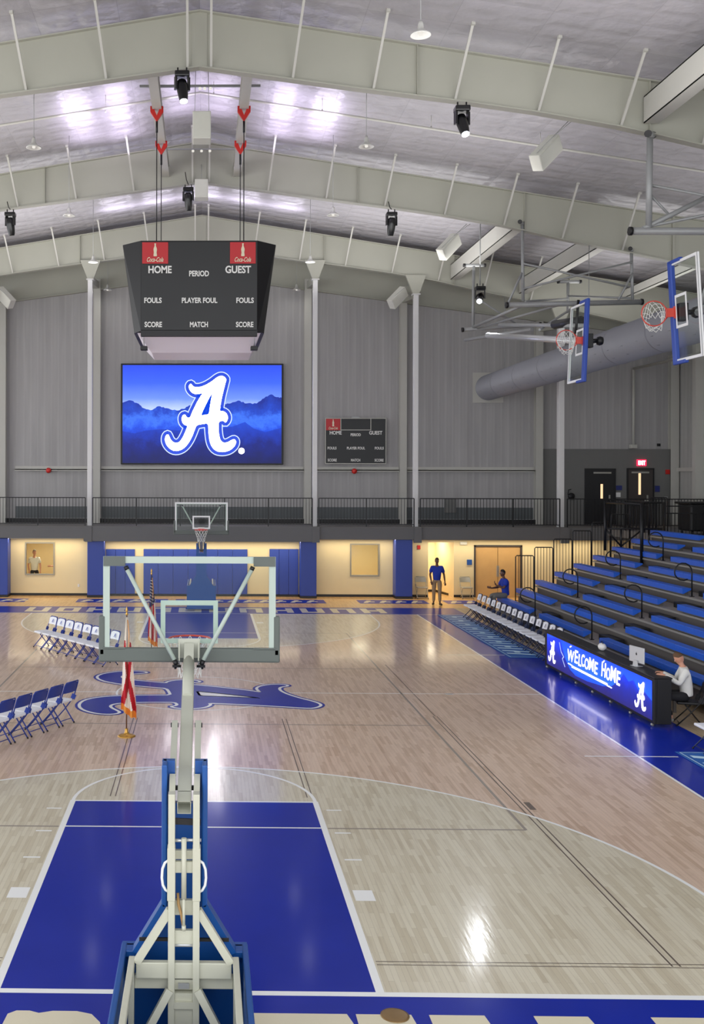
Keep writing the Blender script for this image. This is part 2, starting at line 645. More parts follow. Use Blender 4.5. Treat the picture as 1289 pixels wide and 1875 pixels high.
    def ball(s, c, r, n=12, mi=0):
        rx, ry, rz = r if isinstance(r, tuple) else (r, r, r)
        c = Vector(c)
        vs, fs = [], []
        m = n // 2
        for i in range(m + 1):
            ph = PI * i / m
            for j in range(n):
                th = 2 * PI * j / n
                vs.append(c + Vector((rx * math.sin(ph) * math.cos(th), ry * math.sin(ph) * math.sin(th), rz * math.cos(ph))))
        for i in range(m):
            for j in range(n):
                fs.append((i * n + j, (i + 1) * n + j, (i + 1) * n + (j + 1) % n, i * n + (j + 1) % n))
        return s.add(vs, fs, mi, True)

    def mesh(s, name, mats):
        me = bpy.data.meshes.new(name)
        me.from_pydata([tuple(v) for v in s.v], [], s.f)
        for m in (mats if isinstance(mats, (list, tuple)) else [mats]):
            me.materials.append(M[m] if isinstance(m, str) else m)
        me.polygons.foreach_set('material_index', s.m)
        me.polygons.foreach_set('use_smooth', s.sm)
        me.update()
        return me

    def build(s, name, mats, parent=None, world=True, fix=True):
        me = s.mesh(name, mats)
        if fix:
            bm = bmesh.new()
            bm.from_mesh(me)
            bmesh.ops.recalc_face_normals(bm, faces=bm.faces)
            bm.to_mesh(me)
            bm.free()
        o = bpy.data.objects.new(name, me)
        COL.objects.link(o)
        if parent is not None:
            o.parent = parent
            if world:
                w = wloc(parent)
                me.transform(Matrix.Translation(-w))
        return o


def wloc(o):
    p = Vector((0, 0, 0))
    while o is not None:
        p = p + o.location
        o = o.parent
    return p


def tag(o, label=None, cat=None, group=None, kind=None):
    if label:
        o['label'] = label
    if cat:
        o['category'] = cat
    if group:
        o['group'] = group
    if kind:
        o['kind'] = kind
    return o


def thing(name, label, cat, loc=(0, 0, 0), rz=0.0, group=None, kind=None):
    o = bpy.data.objects.new(name, None)
    o.empty_display_size = 0.1
    COL.objects.link(o)
    o.location = loc
    o.rotation_euler = (0, 0, rz)
    return tag(o, label, cat, group, kind)


def struct(name, mb, mats, label=None, cat=None, parent=None, fix=True):
    o = mb.build(name, mats, parent, fix=fix)
    if parent is None:
        tag(o, label, cat, kind='structure')
    return o


def copy_tree(o, parent=None):
    c = o.copy()
    COL.objects.link(c)
    if parent is not None:
        c.parent = parent
    for ch in list(o.children):
        copy_tree(ch, c)
    return c


_txt = {}


def text_geo(s, bold=0.0, shear=0.0):
    k = (s, bold, shear)
    if k in _txt:
        return _txt[k]
    cu = bpy.data.curves.new('t', 'FONT')
    cu.body = s
    cu.size = 1.0
    cu.offset = bold
    cu.shear = shear
    cu.resolution_u = 3
    cu.fill_mode = 'FRONT'
    ob = bpy.data.objects.new('t', cu)
    COL.objects.link(ob)
    dg = bpy.context.evaluated_depsgraph_get()
    me = bpy.data.meshes.new_from_object(ob.evaluated_get(dg))
    vs = [v.co.copy() for v in me.vertices]
    fs = [tuple(p.vertices) for p in me.polygons]
    bpy.data.objects.remove(ob)
    bpy.data.meshes.remove(me)
    x0, x1 = min(v.x for v in vs), max(v.x for v in vs)
    y0, y1 = min(v.y for v in vs), max(v.y for v in vs)
    vs = [((v.x - x0) / (x1 - x0), (v.y - y0) / (y1 - y0)) for v in vs]
    _txt[k] = (vs, fs)
    return _txt[k]


def text_into(mb, s, o, u, v, w, h, lift=0.004, mi=0, bold=0.02, shear=0.0):
    """letters filling a w x h box whose lower left corner is o; u right, v up"""
    vs, fs = text_geo(s, bold, shear)
    o, u, v = Vector(o), Vector(u), Vector(v)
    n = u.cross(v).normalized()
    mb.add([o + u * (x * w) + v * (y * h) + n * lift for x, y in vs], fs, mi)


def ordinal(i):
    return ['first', 'second', 'third', 'fourth', 'fifth', 'sixth', 'seventh', 'eighth', 'ninth', 'tenth', 'eleventh', 'twelfth', 'thirteenth', 'fourteenth', 'fifteenth'][i]


def arc(cx, cy, r, a0, a1, n=48):
    return [(cx + r * math.cos(math.radians(a0 + (a1 - a0) * i / n)), cy + r * math.sin(math.radians(a0 + (a1 - a0) * i / n))) for i in range(n + 1)]


# ------------------------------------------------------------------ court floor
CL = 27.49           # court length
SX = 7.72            # sideline
fl = MB()
fl.box(-22, 20.6, -12, 36.5, -0.1, 0.0)
floor = struct('floor', fl, 'maple_bare', 'gymnasium floor of narrow maple boards', 'floor')
UX, UY = (1, 0, 0), (0, 1, 0)


def flat(name, m, polys, z):
    mb = MB()
    for p in polys:
        mb.prism(p, (0, 0, z), UX, UY, 0)
    return mb.build(name, m, floor, fix=False)


def rect(x0, x1, y0, y1):
    return [(x0, y0), (x1, y0), (x1, y1), (x0, y1)]


flat('playing_area', 'maple_outer', [rect(-SX, SX, 0, CL)], 0.001)
flat('far_apron', 'maple_apron', [rect(-12, 20.4, 29.42, 36.4)], 0.001)
R3 = 6.05


def three(sgn):
    """3-point zone outline; sgn 1 near end, -1 far end"""
    f = lambda y: y if sgn > 0 else CL - y
    pts = [(R3, 0.0)] + arc(0, 1.6, R3, 0, 180, 64) + [(-R3, 0.0)]
    return [(x, f(y)) for x, y in pts]


for sg in (1, -1):
    p = three(sg)
    flat('three_point_area', 'maple_inner', [p if sg > 0 else p[::-1]], 0.0016)
    f = (lambda y: y) if sg > 0 else (lambda y: CL - y)
    y0, y1 = sorted((f(0), f(5.79)))
    flat('lane_paint', 'court_blue', [rect(-1.78, 1.78, y0, y1)], 0.0022)
# blue border
flat('border_paint', 'court_blue', [rect(-9.5, 9.5, -2.6, 0), rect(-9.5, 9.5, CL, 29.42), rect(-9.5, -SX, 0, CL), rect(SX, 9.5, 0, CL)], 0.0014)
# white lines
ln = MB()
Z1 = 0.003


def L(x0, x1, y0, y1, mb=ln, z=Z1):
    mb.prism(rect(x0, x1, y0, y1), (0, 0, z if x1 - x0 > y1 - y0 else z + 0.0003), UX, UY, 0)


L(-9.5, 9.5, -0.085, 0)
L(-9.5, 9.5, CL, CL + 0.05)
L(-SX - 0.05, -SX, -0.05, CL)
L(SX, SX + 0.05, -0.05, CL)
L(-SX, SX, CL / 2 - 0.025, CL / 2 + 0.025)
for sg in (1, -1):
    f = (lambda y: y) if sg > 0 else (lambda y: CL - y)

    def LY(x0, x1, ya, yb):
        a, b = sorted((f(ya), f(yb)))
        L(x0, x1, a, b)
    for s in (-1, 1):
        a, b = sorted((s * 1.778, s * 1.86))
        LY(a, b, 0, 5.80)
        a, b = sorted((s * 1.90, s * 2.13))
        LY(a, b, 2.13, 2.44)
        for yy in (3.40, 4.40, 5.38):
            a, b = sorted((s * 1.94, s * 2.16))
            LY(a, b, yy, yy + 0.045)
        a, b = sorted((s * 6.81, s * 8.44))
        LY(a, b, 8.47, 8.52)
        a, b = sorted((s * (R3 - 0.025), s * (R3 + 0.025)))
        LY(a, b, 0, 1.6)
    LY(-1.80, 1.80, 5.75, 5.80)
    LY(-1.78, 1.78, 4.60, 4.64)
    ln.stroke([(x, f(y)) for x, y in arc(0, 5.79, 1.82, 0, 180, 40)], (0, 0, 0), UX, UY, 0.027, Z1 + 0.0006, closed=False)
    ln.stroke([(x, f(y)) for x, y in arc(0, 1.6, R3, 0, 180, 72)], (0, 0, 0), UX, UY, 0.027, Z1 + 0.0009, closed=False)
ln.stroke(arc(0, CL / 2, 1.83, 0, 360, 64)[:-1], (0, 0, 0), UX, UY, 0.022, Z1 + 0.0006)
L(5.58, 5.76, 13.66, 13.80)
ln.build('boundary_line', 'court_white', floor, fix=False)
g = MB()
for x in (-4.6, 4.6):
    L(x - 0.022, x + 0.022, 4.60, 22.9, g, 0.0027)
for y in (4.61, 22.9):
    for x0, x1 in ((-4.6, -1.87), (1.87, 4.6)):
        L(x0, x1, y - 0.022, y + 0.022, g, 0.0027)
for x0, x1 in ((-4.6, 4.6),):
    for y in (10.7, 16.8):
        L(x0, x1, y - 0.02, y + 0.02, g, 0.0027)
g.build('volleyball_line', 'court_grey_line', floor, fix=False)
g = MB()
for x in (4.82, 4.90):
    L(x - 0.01, x + 0.01, 0.58, 11.5, g, 0.0026)
for x in (-1.28, -1.20, 1.72, 1.80):
    L(x - 0.008, x + 0.008, 6.0, 11.2, g, 0.0026)
for y in (0.56, 0.63):
    L(1.88, 7.7, y - 0.007, y + 0.007, g, 0.0026)
    L(-7.7, -1.88, y - 0.007, y + 0.007, g, 0.0026)
L(4.86, 4.88, 11.5, 17.4, g, 0.0026)
L(4.94, 5.03, 5.5, 5.85, g, 0.0028)
g.build('floor_seam', 'court_dark_line', floor, fix=False)

# script letter A emblem ------------------------------------------------------
A_OUT = [(925, 118), (955, 124), (985, 145), (1000, 172), (985, 230), (965, 310), (945, 390), (928, 470), (915, 550), (903, 642),
         (940, 633), (985, 648), (1015, 686), (1026, 735), (1012, 780), (986, 806), (968, 780), (930, 776), (888, 795),
         (886, 870), (889, 930), (898, 1000), (915, 1060), (945, 1092), (985, 1101), (1030, 1087), (1075, 1060), (1110, 1044), (1135, 1056), (1145, 1085),
         (1137, 1125), (1110, 1165), (1060, 1205), (1000, 1228), (930, 1235), (860, 1222), (810, 1185), (775, 1130), (755, 1060), (745, 980), (739, 900), (735, 814),
         (650, 824), (565, 842), (540, 905), (510, 985), (475, 1060), (430, 1130), (375, 1185), (310, 1216), (245, 1221), (185, 1197), (135, 1147), (105, 1085), (103, 1025),
         (122, 985), (148, 974), (165, 1000), (185, 1050), (215, 1086), (260, 1105), (305, 1095), (345, 1055), (385, 980), (415, 905), (437, 850),
         (400, 844), (365, 815), (348, 770), (350, 722), (370, 692), (398, 685), (412, 712), (437, 735), (472, 730),
         (500, 655), (540, 570), (580, 492), (620, 425), (658, 372), (600, 383), (550, 388), (500, 368), (462, 325), (449, 275), (463, 242), (488, 236), (507, 267), (540, 285),
         (600, 286), (670, 266), (740, 230), (800, 190), (850, 150), (890, 126)]
A_IN = [(797, 368), (782, 450), (767, 530), (756, 610), (745, 684), (690, 690), (628, 702), (660, 625), (700, 540), (750, 440)]


def A_poly(pts, sc):
    return [((x - 625) / sc, -(y - 672) / sc) for x, y in pts]


def smooth_poly(p, it=1):
    for _ in range(it):
        q = []
        k = len(p)
        for i in range(k):
            a, b = p[i], p[(i + 1) % k]
            q.append((a[0] * 0.75 + b[0] * 0.25, a[1] * 0.75 + b[1] * 0.25))
            q.append((a[0] * 0.25 + b[0] * 0.75, a[1] * 0.25 + b[1] * 0.75))
        p = q
    return p


def emblem(o, u, v, height, cols, lifts, parent, names=('emblem_border', 'emblem_outline', 'emblem'), widths=(62, 49), world=True):
    sc = 1117.0 / height
    out = smooth_poly(A_poly(A_OUT, sc))
    inn = smooth_poly(A_poly(A_IN, sc))
    res = []
    for nm, m, w, lf in zip(names[:2], cols[:2], widths, lifts[:2]):
        if m is None:
            continue
        mb = MB()
        mb.stroke(out, o, u, v, w / sc, lf)
        if nm == names[1]:
            mb.stroke(inn, o, u, v, w / sc * 0.8, lf)
            mb.prism(inn, Vector(o) + Vector(u).cross(Vector(v)).normalized() * lf, u, v, 0)
        res.append(mb.build(nm, m, parent, world=world, fix=False))
    mb = MB()
    n = Vector(u).cross(Vector(v)).normalized()
    mb.prism(out, Vector(o) + n * lifts[2], u, v, 0, holes=[inn[::-1]])
    res.append(mb.build(names[2], cols[2], parent, world=world, fix=False))
    return res


emblem((0.08, 13.9, 0), (0, -1, 0), (1, 0, 0), 5.12, ('court_blue', 'court_white', 'court_blue'), (0.0046, 0.0056, 0.0066), floor,
       names=('emblem_border', 'emblem_outline', 'court_emblem'), widths=(27, 15))

# near border lettering (only the tops of the letters reach into view)
lt = MB()
r_top = [(-1.74, -2.1), (-1.62, -0.47), (-1.55, -0.41), (-1.43, -0.41), (-1.34, -0.45), (-1.22, -0.41), (-1.0, -0.41), (-0.86, -0.46), (-0.77, -0.6), (-0.72, -0.85), (-0.76, -1.05), (-0.95, -1.2), (-0.7, -2.1), (-1.02, -2.1), (-1.2, -1.3), (-1.4, -1.3), (-1.42, -2.1)]
lt.prism(r_top[::-1], (0, 0, 0.0036), UX, UY, 0)
lt.prism([(0.50, -0.41), (0.46, -0.85), (0.62, -0.85), (0.66, -0.62), (0.86, -0.62), (0.86, -2.1), (1.16, -2.1), (1.16, -0.62), (1.34, -0.62), (1.42, -0.85), (1.55, -0.85), (1.45, -0.41)][::-1], (0, 0, 0.0036), UX, UY, 0)
for x0, x1 in ((1.53, 2.03), (2.19, 2.69), (3.13, 3.62), (4.18, 4.85), (5.3, 5.8), (6.2, 6.7)):
    lt.prism([(x0, -0.41), (x0, -0.60), (x0 + 0.1, -0.60), (x0 + 0.1, -2.1), (x1 - 0.1, -2.1), (x1 - 0.1, -0.60), (x1 + 0.02, -0.60), (x1, -0.41)][::-1], (0, 0, 0.0036), UX, UY, 0)
lt.build('lettering', 'court_cream', floor, fix=False)
# far lettering: too small to read in the photograph, block letters
lt = MB()
x = -6.4
k = 0
rr = random.Random(3)
while x < 6.1:
    w = 0.95
    y0, y1 = 27.85, 29.15
    lt.prism(rect(x, x + w * 0.26, y0, y1), (0, 0, 0.0036), UX, UY, 0)
    lt.prism(rect(x + w * 0.62, x + w * 0.88, y0, y1), (0, 0, 0.0036), UX, UY, 0)
    yy = (y0, y1 - 0.3, (y0 + y1) / 2 - 0.15)[k % 3]
    lt.prism(rect(x, x + w * 0.88, yy, yy + 0.3), (0, 0, 0.0038), UX, UY, 0)
    if k % 4 == 1:
        lt.prism(rect(x, x + w * 0.88, y0, y0 + 0.3), (0, 0, 0.0039), UX, UY, 0)
    x += 1.12
    k += 1
lt.build('lettering', 'court_cream', floor, fix=False)
lt = MB()
lw = MB()
for x0, x1 in ((-8.1, -6.9), (-4.9, -1.3), (-1.0, 4.9), (6.2, 8.9), (9.6, 10.9)):
    lt.prism(rect(x0, x1, 30.72, 31.9), (0, 0, 0.0030), UX, UY, 0)
    x = x0 + 0.15
    while x < x1 - 0.4:
        lw.prism([(x, 30.95), (x + 0.18, 30.95), (x + 0.42, 31.7), (x + 0.24, 31.7)], (0, 0, 0.0036), UX, UY, 0)
        lw.prism(rect(x + 0.1, x + 0.5, 31.2, 31.42), (0, 0, 0.0037), UX, UY, 0)
        x += 0.62
lt.build('lettering_ground', 'court_blue', floor, fix=False)
lw.build('lettering', 'court_cream', floor, fix=False)
pl = MB().lathe([(0.13, 0.004), (0.13, 0.009), (0.11, 0.012), (0.0, 0.012)], (1.88, -0.43, 0), 24)
pl.build('floor_plate', 'brass_plate', floor)

# ------------------------------------------------------------------ far wall, balcony, lower rooms
YW = 35.4      # upper far wall
YB = 32.25     # balcony fascia
YL = 33.06     # lower far wall
ZB = 2.90
Z_TOP = lambda x: 15.62 - 0.16 * abs(x)
BOT = [(0, 14.33), (3.5, 13.84), (5.9, 13.53), (7.7, 13.27), (9.6, 12.93), (11.6, 12.47), (13.1, 12.17), (14.7, 11.84), (17.5, 11.2), (20.5, 10.4)]


def Z_BOT(x):
    x = abs(x)
    for (a, za), (b, zb) in zip(BOT, BOT[1:]):
        if x <= b:
            return za + (zb - za) * (x - a) / (b - a)
    return BOT[-1][1]


def DECK(x):
    return Z_TOP(x) + 0.28


XR = 20.5
XL = -20.5
w = MB()
w.add([(XL, YW, ZB - 0.02), (XR, YW, ZB - 0.02), (XR, YW, DECK(XR)), (0, YW, DECK(0)), (XL, YW, DECK(XL)),
       (XL, YW + 0.3, ZB - 0.02), (XR, YW + 0.3, ZB - 0.02), (XR, YW + 0.3, DECK(XR)), (0, YW + 0.3, DECK(0)), (XL, YW + 0.3, DECK(XL))],
      [(0, 1, 2, 3, 4), (9, 8, 7, 6, 5), (0, 4, 9, 5), (1, 6, 7, 2), (2, 7, 8, 3), (3, 8, 9, 4), (0, 5, 6, 1)])
struct('wall_far', w, 'wall_sheet', 'tall grey ribbed metal far end wall above the balcony', 'wall')
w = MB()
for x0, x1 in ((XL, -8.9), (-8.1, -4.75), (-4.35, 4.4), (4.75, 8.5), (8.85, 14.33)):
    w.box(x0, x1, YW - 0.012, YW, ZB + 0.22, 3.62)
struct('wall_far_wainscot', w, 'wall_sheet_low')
w = MB()
w.box(XL, XR, YW - 0.06, YW - 0.015, ZB, ZB + 0.2)
struct('baseboard_far', w, 'black_rubber')
w = MB()
w.box(14.65, XR, YW - 0.10, YW - 0.02, ZB, 6.16)
struct('wall_far_block', w, 'grey_block')
for i, (x0, x1) in enumerate(((-12.5, -8.8), (-8.1, -4.7), (-4.36, 4.42), (4.74, 8.53), (8.84, 14.34))):
    w = MB()
    w.box(x0, x1, YW - 0.16, YW, 5.20, 5.24).box(x0, x1, YW - 0.05, YW, 5.24, 5.37).box(x0, x1, YW - 0.16, YW - 0.14, 5.16, 5.24)
    struct('trim_%d' % (i + 1), w, 'steel_paint')
# wall columns (flanged) and free-standing balcony columns
for x0, x1 in ((-8.78, -8.48), (-4.68, -4.38), (4.43, 4.73), (8.54, 8.83), (14.35, 14.66), (20.1, 20.45)):
    xc = (x0 + x1) / 2
    zt = min(Z_BOT(xc), DECK(xc) - 0.5) - 0.25
    w = MB().box(x0, x1, YW - 0.30, YW - 0.28, ZB, zt).box(xc - 0.01, xc + 0.01, YW - 0.28, YW, ZB, zt).box(x0, x1, YW - 0.02, YW - 0.001, ZB, zt)
    struct('column', w, 'steel_paint')
FC = ((-8.72, 0.26), (-4.56, 0.19), (4.63, 0.19), (8.72, 0.20), (14.6, 0.24))
for xc, wd in FC:
    zt = Z_BOT(xc) - 0.75
    w = MB().rbox(xc - wd / 2, xc + wd / 2, 32.62, 32.62 + wd, ZB - 0.01, zt, 0.015)
    w.box(xc - wd * 0.8, xc + wd * 0.8, 32.55, 32.9, zt, zt + 0.03)
    struct('column', w, 'column_paint')
    # haunch bracket up to the rafter, and strut back to the wall column
    w = MB()
    w.bar((xc, 32.7, zt), (xc, 35.2, zt + 0.25), 0.22, 0.3)
    w.prism([(-0.1, 0), (0.12, 0), (0.42, 0.8), (-0.42, 0.8)], (xc, 32.82, zt + 0.02), UX, (0, 0, 1), 0.12)
    struct('beam', w, 'frame_paint')
# roof deck (insulation) -----------------------------------------------------
w = MB()
for s in (-1, 1):
    x1 = s * 20.5
    vs = [(0, -12, DECK(0)), (x1, -12, DECK(x1)), (x1, YW, DECK(x1)), (0, YW, DECK(0))]
    vs += [(a, b, c + 0.2) for a, b, c in vs]
    w.add(vs, [(0, 1, 2, 3), (7, 6, 5, 4), (0, 4, 5, 1), (1, 5, 6, 2), (2, 6, 7, 3)])
struct('ceiling', w, 'insulation', 'sloping white insulated roof lining', 'ceiling', fix=False)
# rafters --------------------------------------------------------------------
FY = (-4.6, 4.85, 14.2, 23.55, 32.9)
BR = (0.27, 2.15, 4.0, 5.87, 7.77, 9.65, 11.5, 13.4)
xs = sorted(set([0] + [s * b for b, _ in BOT for s in (-1, 1)]))
for k, fy in enumerate(FY):
    w = MB()
    for a, b in zip(xs, xs[1:]):
        za, zb, ta, tb = Z_BOT(a), Z_BOT(b), Z_TOP(a), Z_TOP(b)
        for y0, y1, ya, yb in ((-0.008, 0.008, None, None),):
            w.add([(a, fy + y0, za), (b, fy + y0, zb), (b, fy + y0, tb), (a, fy + y0, ta), (a, fy + y1, za), (b, fy + y1, zb), (b, fy + y1, tb), (a, fy + y1, ta)],
                  [(0, 1, 2, 3), (7, 6, 5, 4)])
        w.bar((a, fy, za), (b, fy, zb), 0.24, 0.03)
        w.bar((a, fy, ta), (b, fy, tb), 0.24, 0.03)
    for x in (0, 15.0, -15.0, -10.3, 10.3, -5, 5):
        wd = 0.36 if x == 0 else (0.05 if abs(x) == 15.0 else 0.012)
        w.box(x - wd / 2, x + wd / 2, fy - 0.12 if x else fy - 0.03, fy + 0.12 if x else fy + 0.03, Z_BOT(x), Z_TOP(x))
    r = struct('beam', w, 'frame_paint', None)
    br = MB()
    for s in (-1, 1):
        for x in BR:
            if fy < -3:
                continue
            p0 = Vector((s * (x + 0.18 * (x > 1)), fy - 0.95, DECK(x) - 0.03))
            p1 = Vector((s * x, fy - 0.06, Z_BOT(x) + 0.03))
            br.bar(p0, p1, 0.055, 0.055, up=(0, 1, 0))
            br.box(p0.x - 0.04, p0.x + 0.04, p0.y - 0.06, p0.y + 0.04, p0.z - 0.06, p0.z + 0.02)
    if fy > -3:
        br.build('flange_brace', 'steel_paint', r)
w = MB()
for a, b in zip(xs, xs[1:]):
    za, zb = (13.62 - 0.135 * abs(a)), (13.62 - 0.135 * abs(b))
    w.bar((a, YW - 0.15, za), (b, YW - 0.15, zb), 0.2, 0.03)
    w.add([(a, YW - 0.14, za), (b, YW - 0.14, zb), (b, YW - 0.14, Z_TOP(b)), (a, YW - 0.14, Z_TOP(a))], [(0, 1, 2, 3)])
struct('beam', w, 'frame_paint')
# longitudinal beams
for x, y0, y1, z0, z1, wd in ((-1.13, 14.3, 23.5, 14.50, 14.86, 0.24), (1.15, 14.3, 23.5, 14.50, 14.86, 0.24),
                              (10.32, 4.9, 14.1, 12.98, 13.6, 0.34), (10.32, 23.65, 32.8, 12.98, 13.6, 0.34),
                              (13.1, 23.65, 32.8, 12.4, 13.0, 0.34), (17.2, 4.9, 32.8, 12.2, 12.55, 0.2)):
    w = MB().box(x - wd / 2, x + wd / 2, y0, y1, z0, z0 + 0.03).box(x - wd / 2, x + wd / 2, y0, y1, z1 - 0.03, z1).box(x - 0.01, x + 0.01, y0, y1, z0 + 0.03, z1 - 0.03)
    if abs(x) > 5:
        w.box(x - wd / 2, x - wd / 2 + 0.01, y0, y1, z0, z1)
    struct('beam', w, 'steel_paint')
# sprinkler pipes under the roof
def pipe_run(y, dz, r, x0=-20, x1=20, mt='steel_paint'):
    pts = [(x, y, DECK(x) - dz) for x in (x0, -10, -4, 0, 4, 10, x1)]
    w = MB().path(pts, r, 8)
    for x in range(int(x0) + 2, int(x1) - 1, 3):
        w.tube((x + 0.37, y, DECK(x) - dz), (x + 0.37, y, DECK(x + 0.37)), 0.008, 5)
        w.tube((x + 0.37, y, DECK(x) - dz - 0.06), (x + 0.37, y, DECK(x) - dz), 0.02, 6)
    return w


struct('pipe_run', pipe_run(19.0, 0.36, 0.035), 'steel_paint', 'long white sprinkler pipe crossing the roof above the centre scoreboard', 'pipe')
struct('pipe_run', pipe_run(10.2, 0.16, 0.018), 'galv', 'thin grey conduit crossing the roof nearest the camera', 'pipe')
struct('pipe_run', pipe_run(27.0, 0.4, 0.03), 'steel_paint', 'white sprinkler pipe crossing the roof between the two farther rafters', 'pipe')
# right side wall
w = MB().box(XR, XR + 0.3, -12, YW + 0.3, 0, DECK(XR))
struct('wall_right', w, 'wall_sheet_side')
for y in (32.9, 23.55, 14.2):
    w = MB().box(XR - 0.45, XR - 0.02, y - 0.15, y + 0.15, ZB, 10.5)
    struct('column', w, 'steel_paint')
w = MB().box(XR - 0.14, XR, 5, YW - 0.3, 5.20, 5.36)
struct('trim_6', w, 'steel_paint')

# balcony slab and fascia
w = MB()
w.box(XL, -4.75, YB, YW, 2.42, ZB - 0.001)
w.box(-4.75, 4.75, YB - 0.06, YW, 2.30, ZB - 0.001)
w.box(4.75, 16.3, YB, YW, 2.40, ZB - 0.001)
w.box(16.3, XR, YB, YW, 2.40, ZB - 0.001)
for xc, wd in FC:
    w.box(xc - wd / 2 - 0.05, xc + wd / 2 + 0.05, YB - 0.09, YB + 0.05, 2.28, ZB - 0.001)
struct('floor_balcony', w, 'fascia_grey', 'dark grey balcony slab with fascia across the far end', 'balcony')
w = MB().box(XL, XR, YB - 0.02, YW, ZB - 0.001, ZB + 0.012)
struct('floor_balcony_topping', w, 'slab_grey')
# lower far wall with openings
OPEN = [(-7.27, -6.04, 0.84, 2.20), (6.12, 7.33, 0.84, 2.19), (9.32, 10.37, 0.0, 2.25), (11.19, 13.16, 0.0, 2.15)]
w = MB()
ys = (YL, YL + 0.18)
xs2 = [-12.0] + sorted([v for o in OPEN for v in o[:2]]) + [XR]
i = 0
for a, b in zip(xs2, xs2[1:]):
    op = [o for o in OPEN if abs(o[0] - a) < 1e-6]
    if op:
        o = op[0]
        if o[2] > 0:
            w.box(a, b, ys[0], ys[1], 0, o[2])
        w.box(a, b, ys[0], ys[1], o[3], 2.42)
    else:
        w.box(a, b, ys[0], ys[1], 0, 2.42)
struct('wall_lower_far', w, 'beige_paint')
w = MB()
for a, b in ((-12, 9.32), (10.37, 11.19), (13.16, XR)):
    w.box(a, b, YL - 0.015, YL, 0, 0.1)
struct('baseboard_lower_far', w, 'black_rubber')
# rooms behind the lower wall
w = MB()
w.box(-12, XR, 36.3, 36.4, 0, 2.6).box(-12.1, -12, YL, 36.4, 0, 2.6)
w.box(-12, -4.5, YL + 0.18, 36.3, 2.38, 2.40)
for x in (-8.6, -4.6, 5.2, 8.4, 11.0, 13.6):
    w.box(x, x + 0.1, YL + 0.18, 36.3, 0, 2.5)
w.box(10.37, 11.0, 34.3, 34.4, 0, 2.5)
w.add([(10.37, YL + 0.1, 0), (10.05, 35.1, 0), (10.05, 35.1, 2.5), (10.37, YL + 0.1, 2.5)], [(0, 1, 2, 3)])
w.box(8.5, 10.05, 35.1, 35.2, 0, 2.5)
struct('wall_back_rooms', w, 'beige_paint')
w = MB().box(8.5, 10.05, 35.08, 35.1, 0, 0.1)
w.add([(10.36, YL + 0.18, 0), (10.04, 35.09, 0), (10.04, 35.09, 0.1), (10.36, YL + 0.18, 0.1)], [(0, 1, 2, 3)])
struct('baseboard_corridor', w, 'black_rubber')
for n_, (x0, x1, z0, z1) in enumerate(OPEN[:2]):
    w = MB()
    t = 0.055
    for a, b, c, d in ((x0, x0 + t, z0, z1), (x1 - t, x1, z0, z1), (x0 + t, x1 - t, z0, z0 + t), (x0 + t, x1 - t, z1 - t, z1)):
        w.box(a, b, YL - 0.03, YL + 0.12, c, d)
    o = struct('window_%d' % (n_ + 1), w, 'win_frame', ['interior window in the beige wall with a man in a white shirt behind it', 'interior window in the beige wall right of the centre pads'][n_], 'window')
    MB().box(x0 + t, x1 - t, YL + 0.04, YL + 0.05, z0 + t, z1 - t).build('pane', 'window_glass', o)
# wooden double doors
d = MB()
x0, x1 = 11.19, 13.16
for a, b, c, e in ((x0, x0 + 0.07, 0, 2.15), (x1 - 0.07, x1, 0, 2.15), (x0, x1, 2.08, 2.15)):
    d.box(a, b, YL - 0.02, YL + 0.14, c, e)
do = struct('door_1', d, 'door_brown', 'pair of light wooden doors in the beige wall behind the seated man', 'door')
for a, b in ((x0 + 0.075, 12.165), (12.185, x1 - 0.075)):
    MB().box(a, b, YL + 0.05, YL + 0.10, 0.01, 2.075).build('door_leaf', 'door_wood', do)
MB().box(12.13, 12.165, YL + 0.02, YL + 0.05, 0.85, 1.3).box(12.19, 12.22, YL + 0.02, YL + 0.05, 0.85, 1.3).build('door_handle', 'galv', do)
# balcony doors
for n_, (x0, x1, zt, m, lx, lz0, lz1, lb) in enumerate(((16.56, 17.76, 5.26, 'door_black', 17.22, 3.99, 4.65, 'dark double-width balcony door with a short lit glass slot'),
                                                 (18.36, 19.40, 5.28, 'door_brown', 18.84, 4.20, 5.12, 'brown balcony door with a tall lit glass slot under the exit sign'))):
    d = MB()
    for a, b, c, e in ((x0 - 0.06, x0, ZB, zt + 0.06), (x1, x1 + 0.06, ZB, zt + 0.06), (x0, x1, zt, zt + 0.06)):
        d.box(a, b, YW - 0.16, YW - 0.08, c, e)
    o = struct('door_%d' % (n_ + 2), d, 'door_black', lb, 'door')
    MB().box(x0, x1, YW - 0.14, YW - 0.1, ZB + 0.01, zt).build('door_leaf', m, o)
    MB().box(lx - 0.05, lx + 0.05, YW - 0.148, YW - 0.139, lz0, lz1).build('door_glass', 'door_light', o)
    MB().box(lx + 0.3, lx + 0.36, YW - 0.17, YW - 0.14, 3.98, 4.18).box(lx + 0.2, lx + 0.36, YW - 0.19, YW - 0.17, 3.92, 3.97).build('door_handle', 'alu', o)
    MB().box(lx - 0.35, lx + 0.4, YW - 0.17, YW - 0.14, zt - 0.16, zt - 0.09).build('door_closer', 'alu', o)
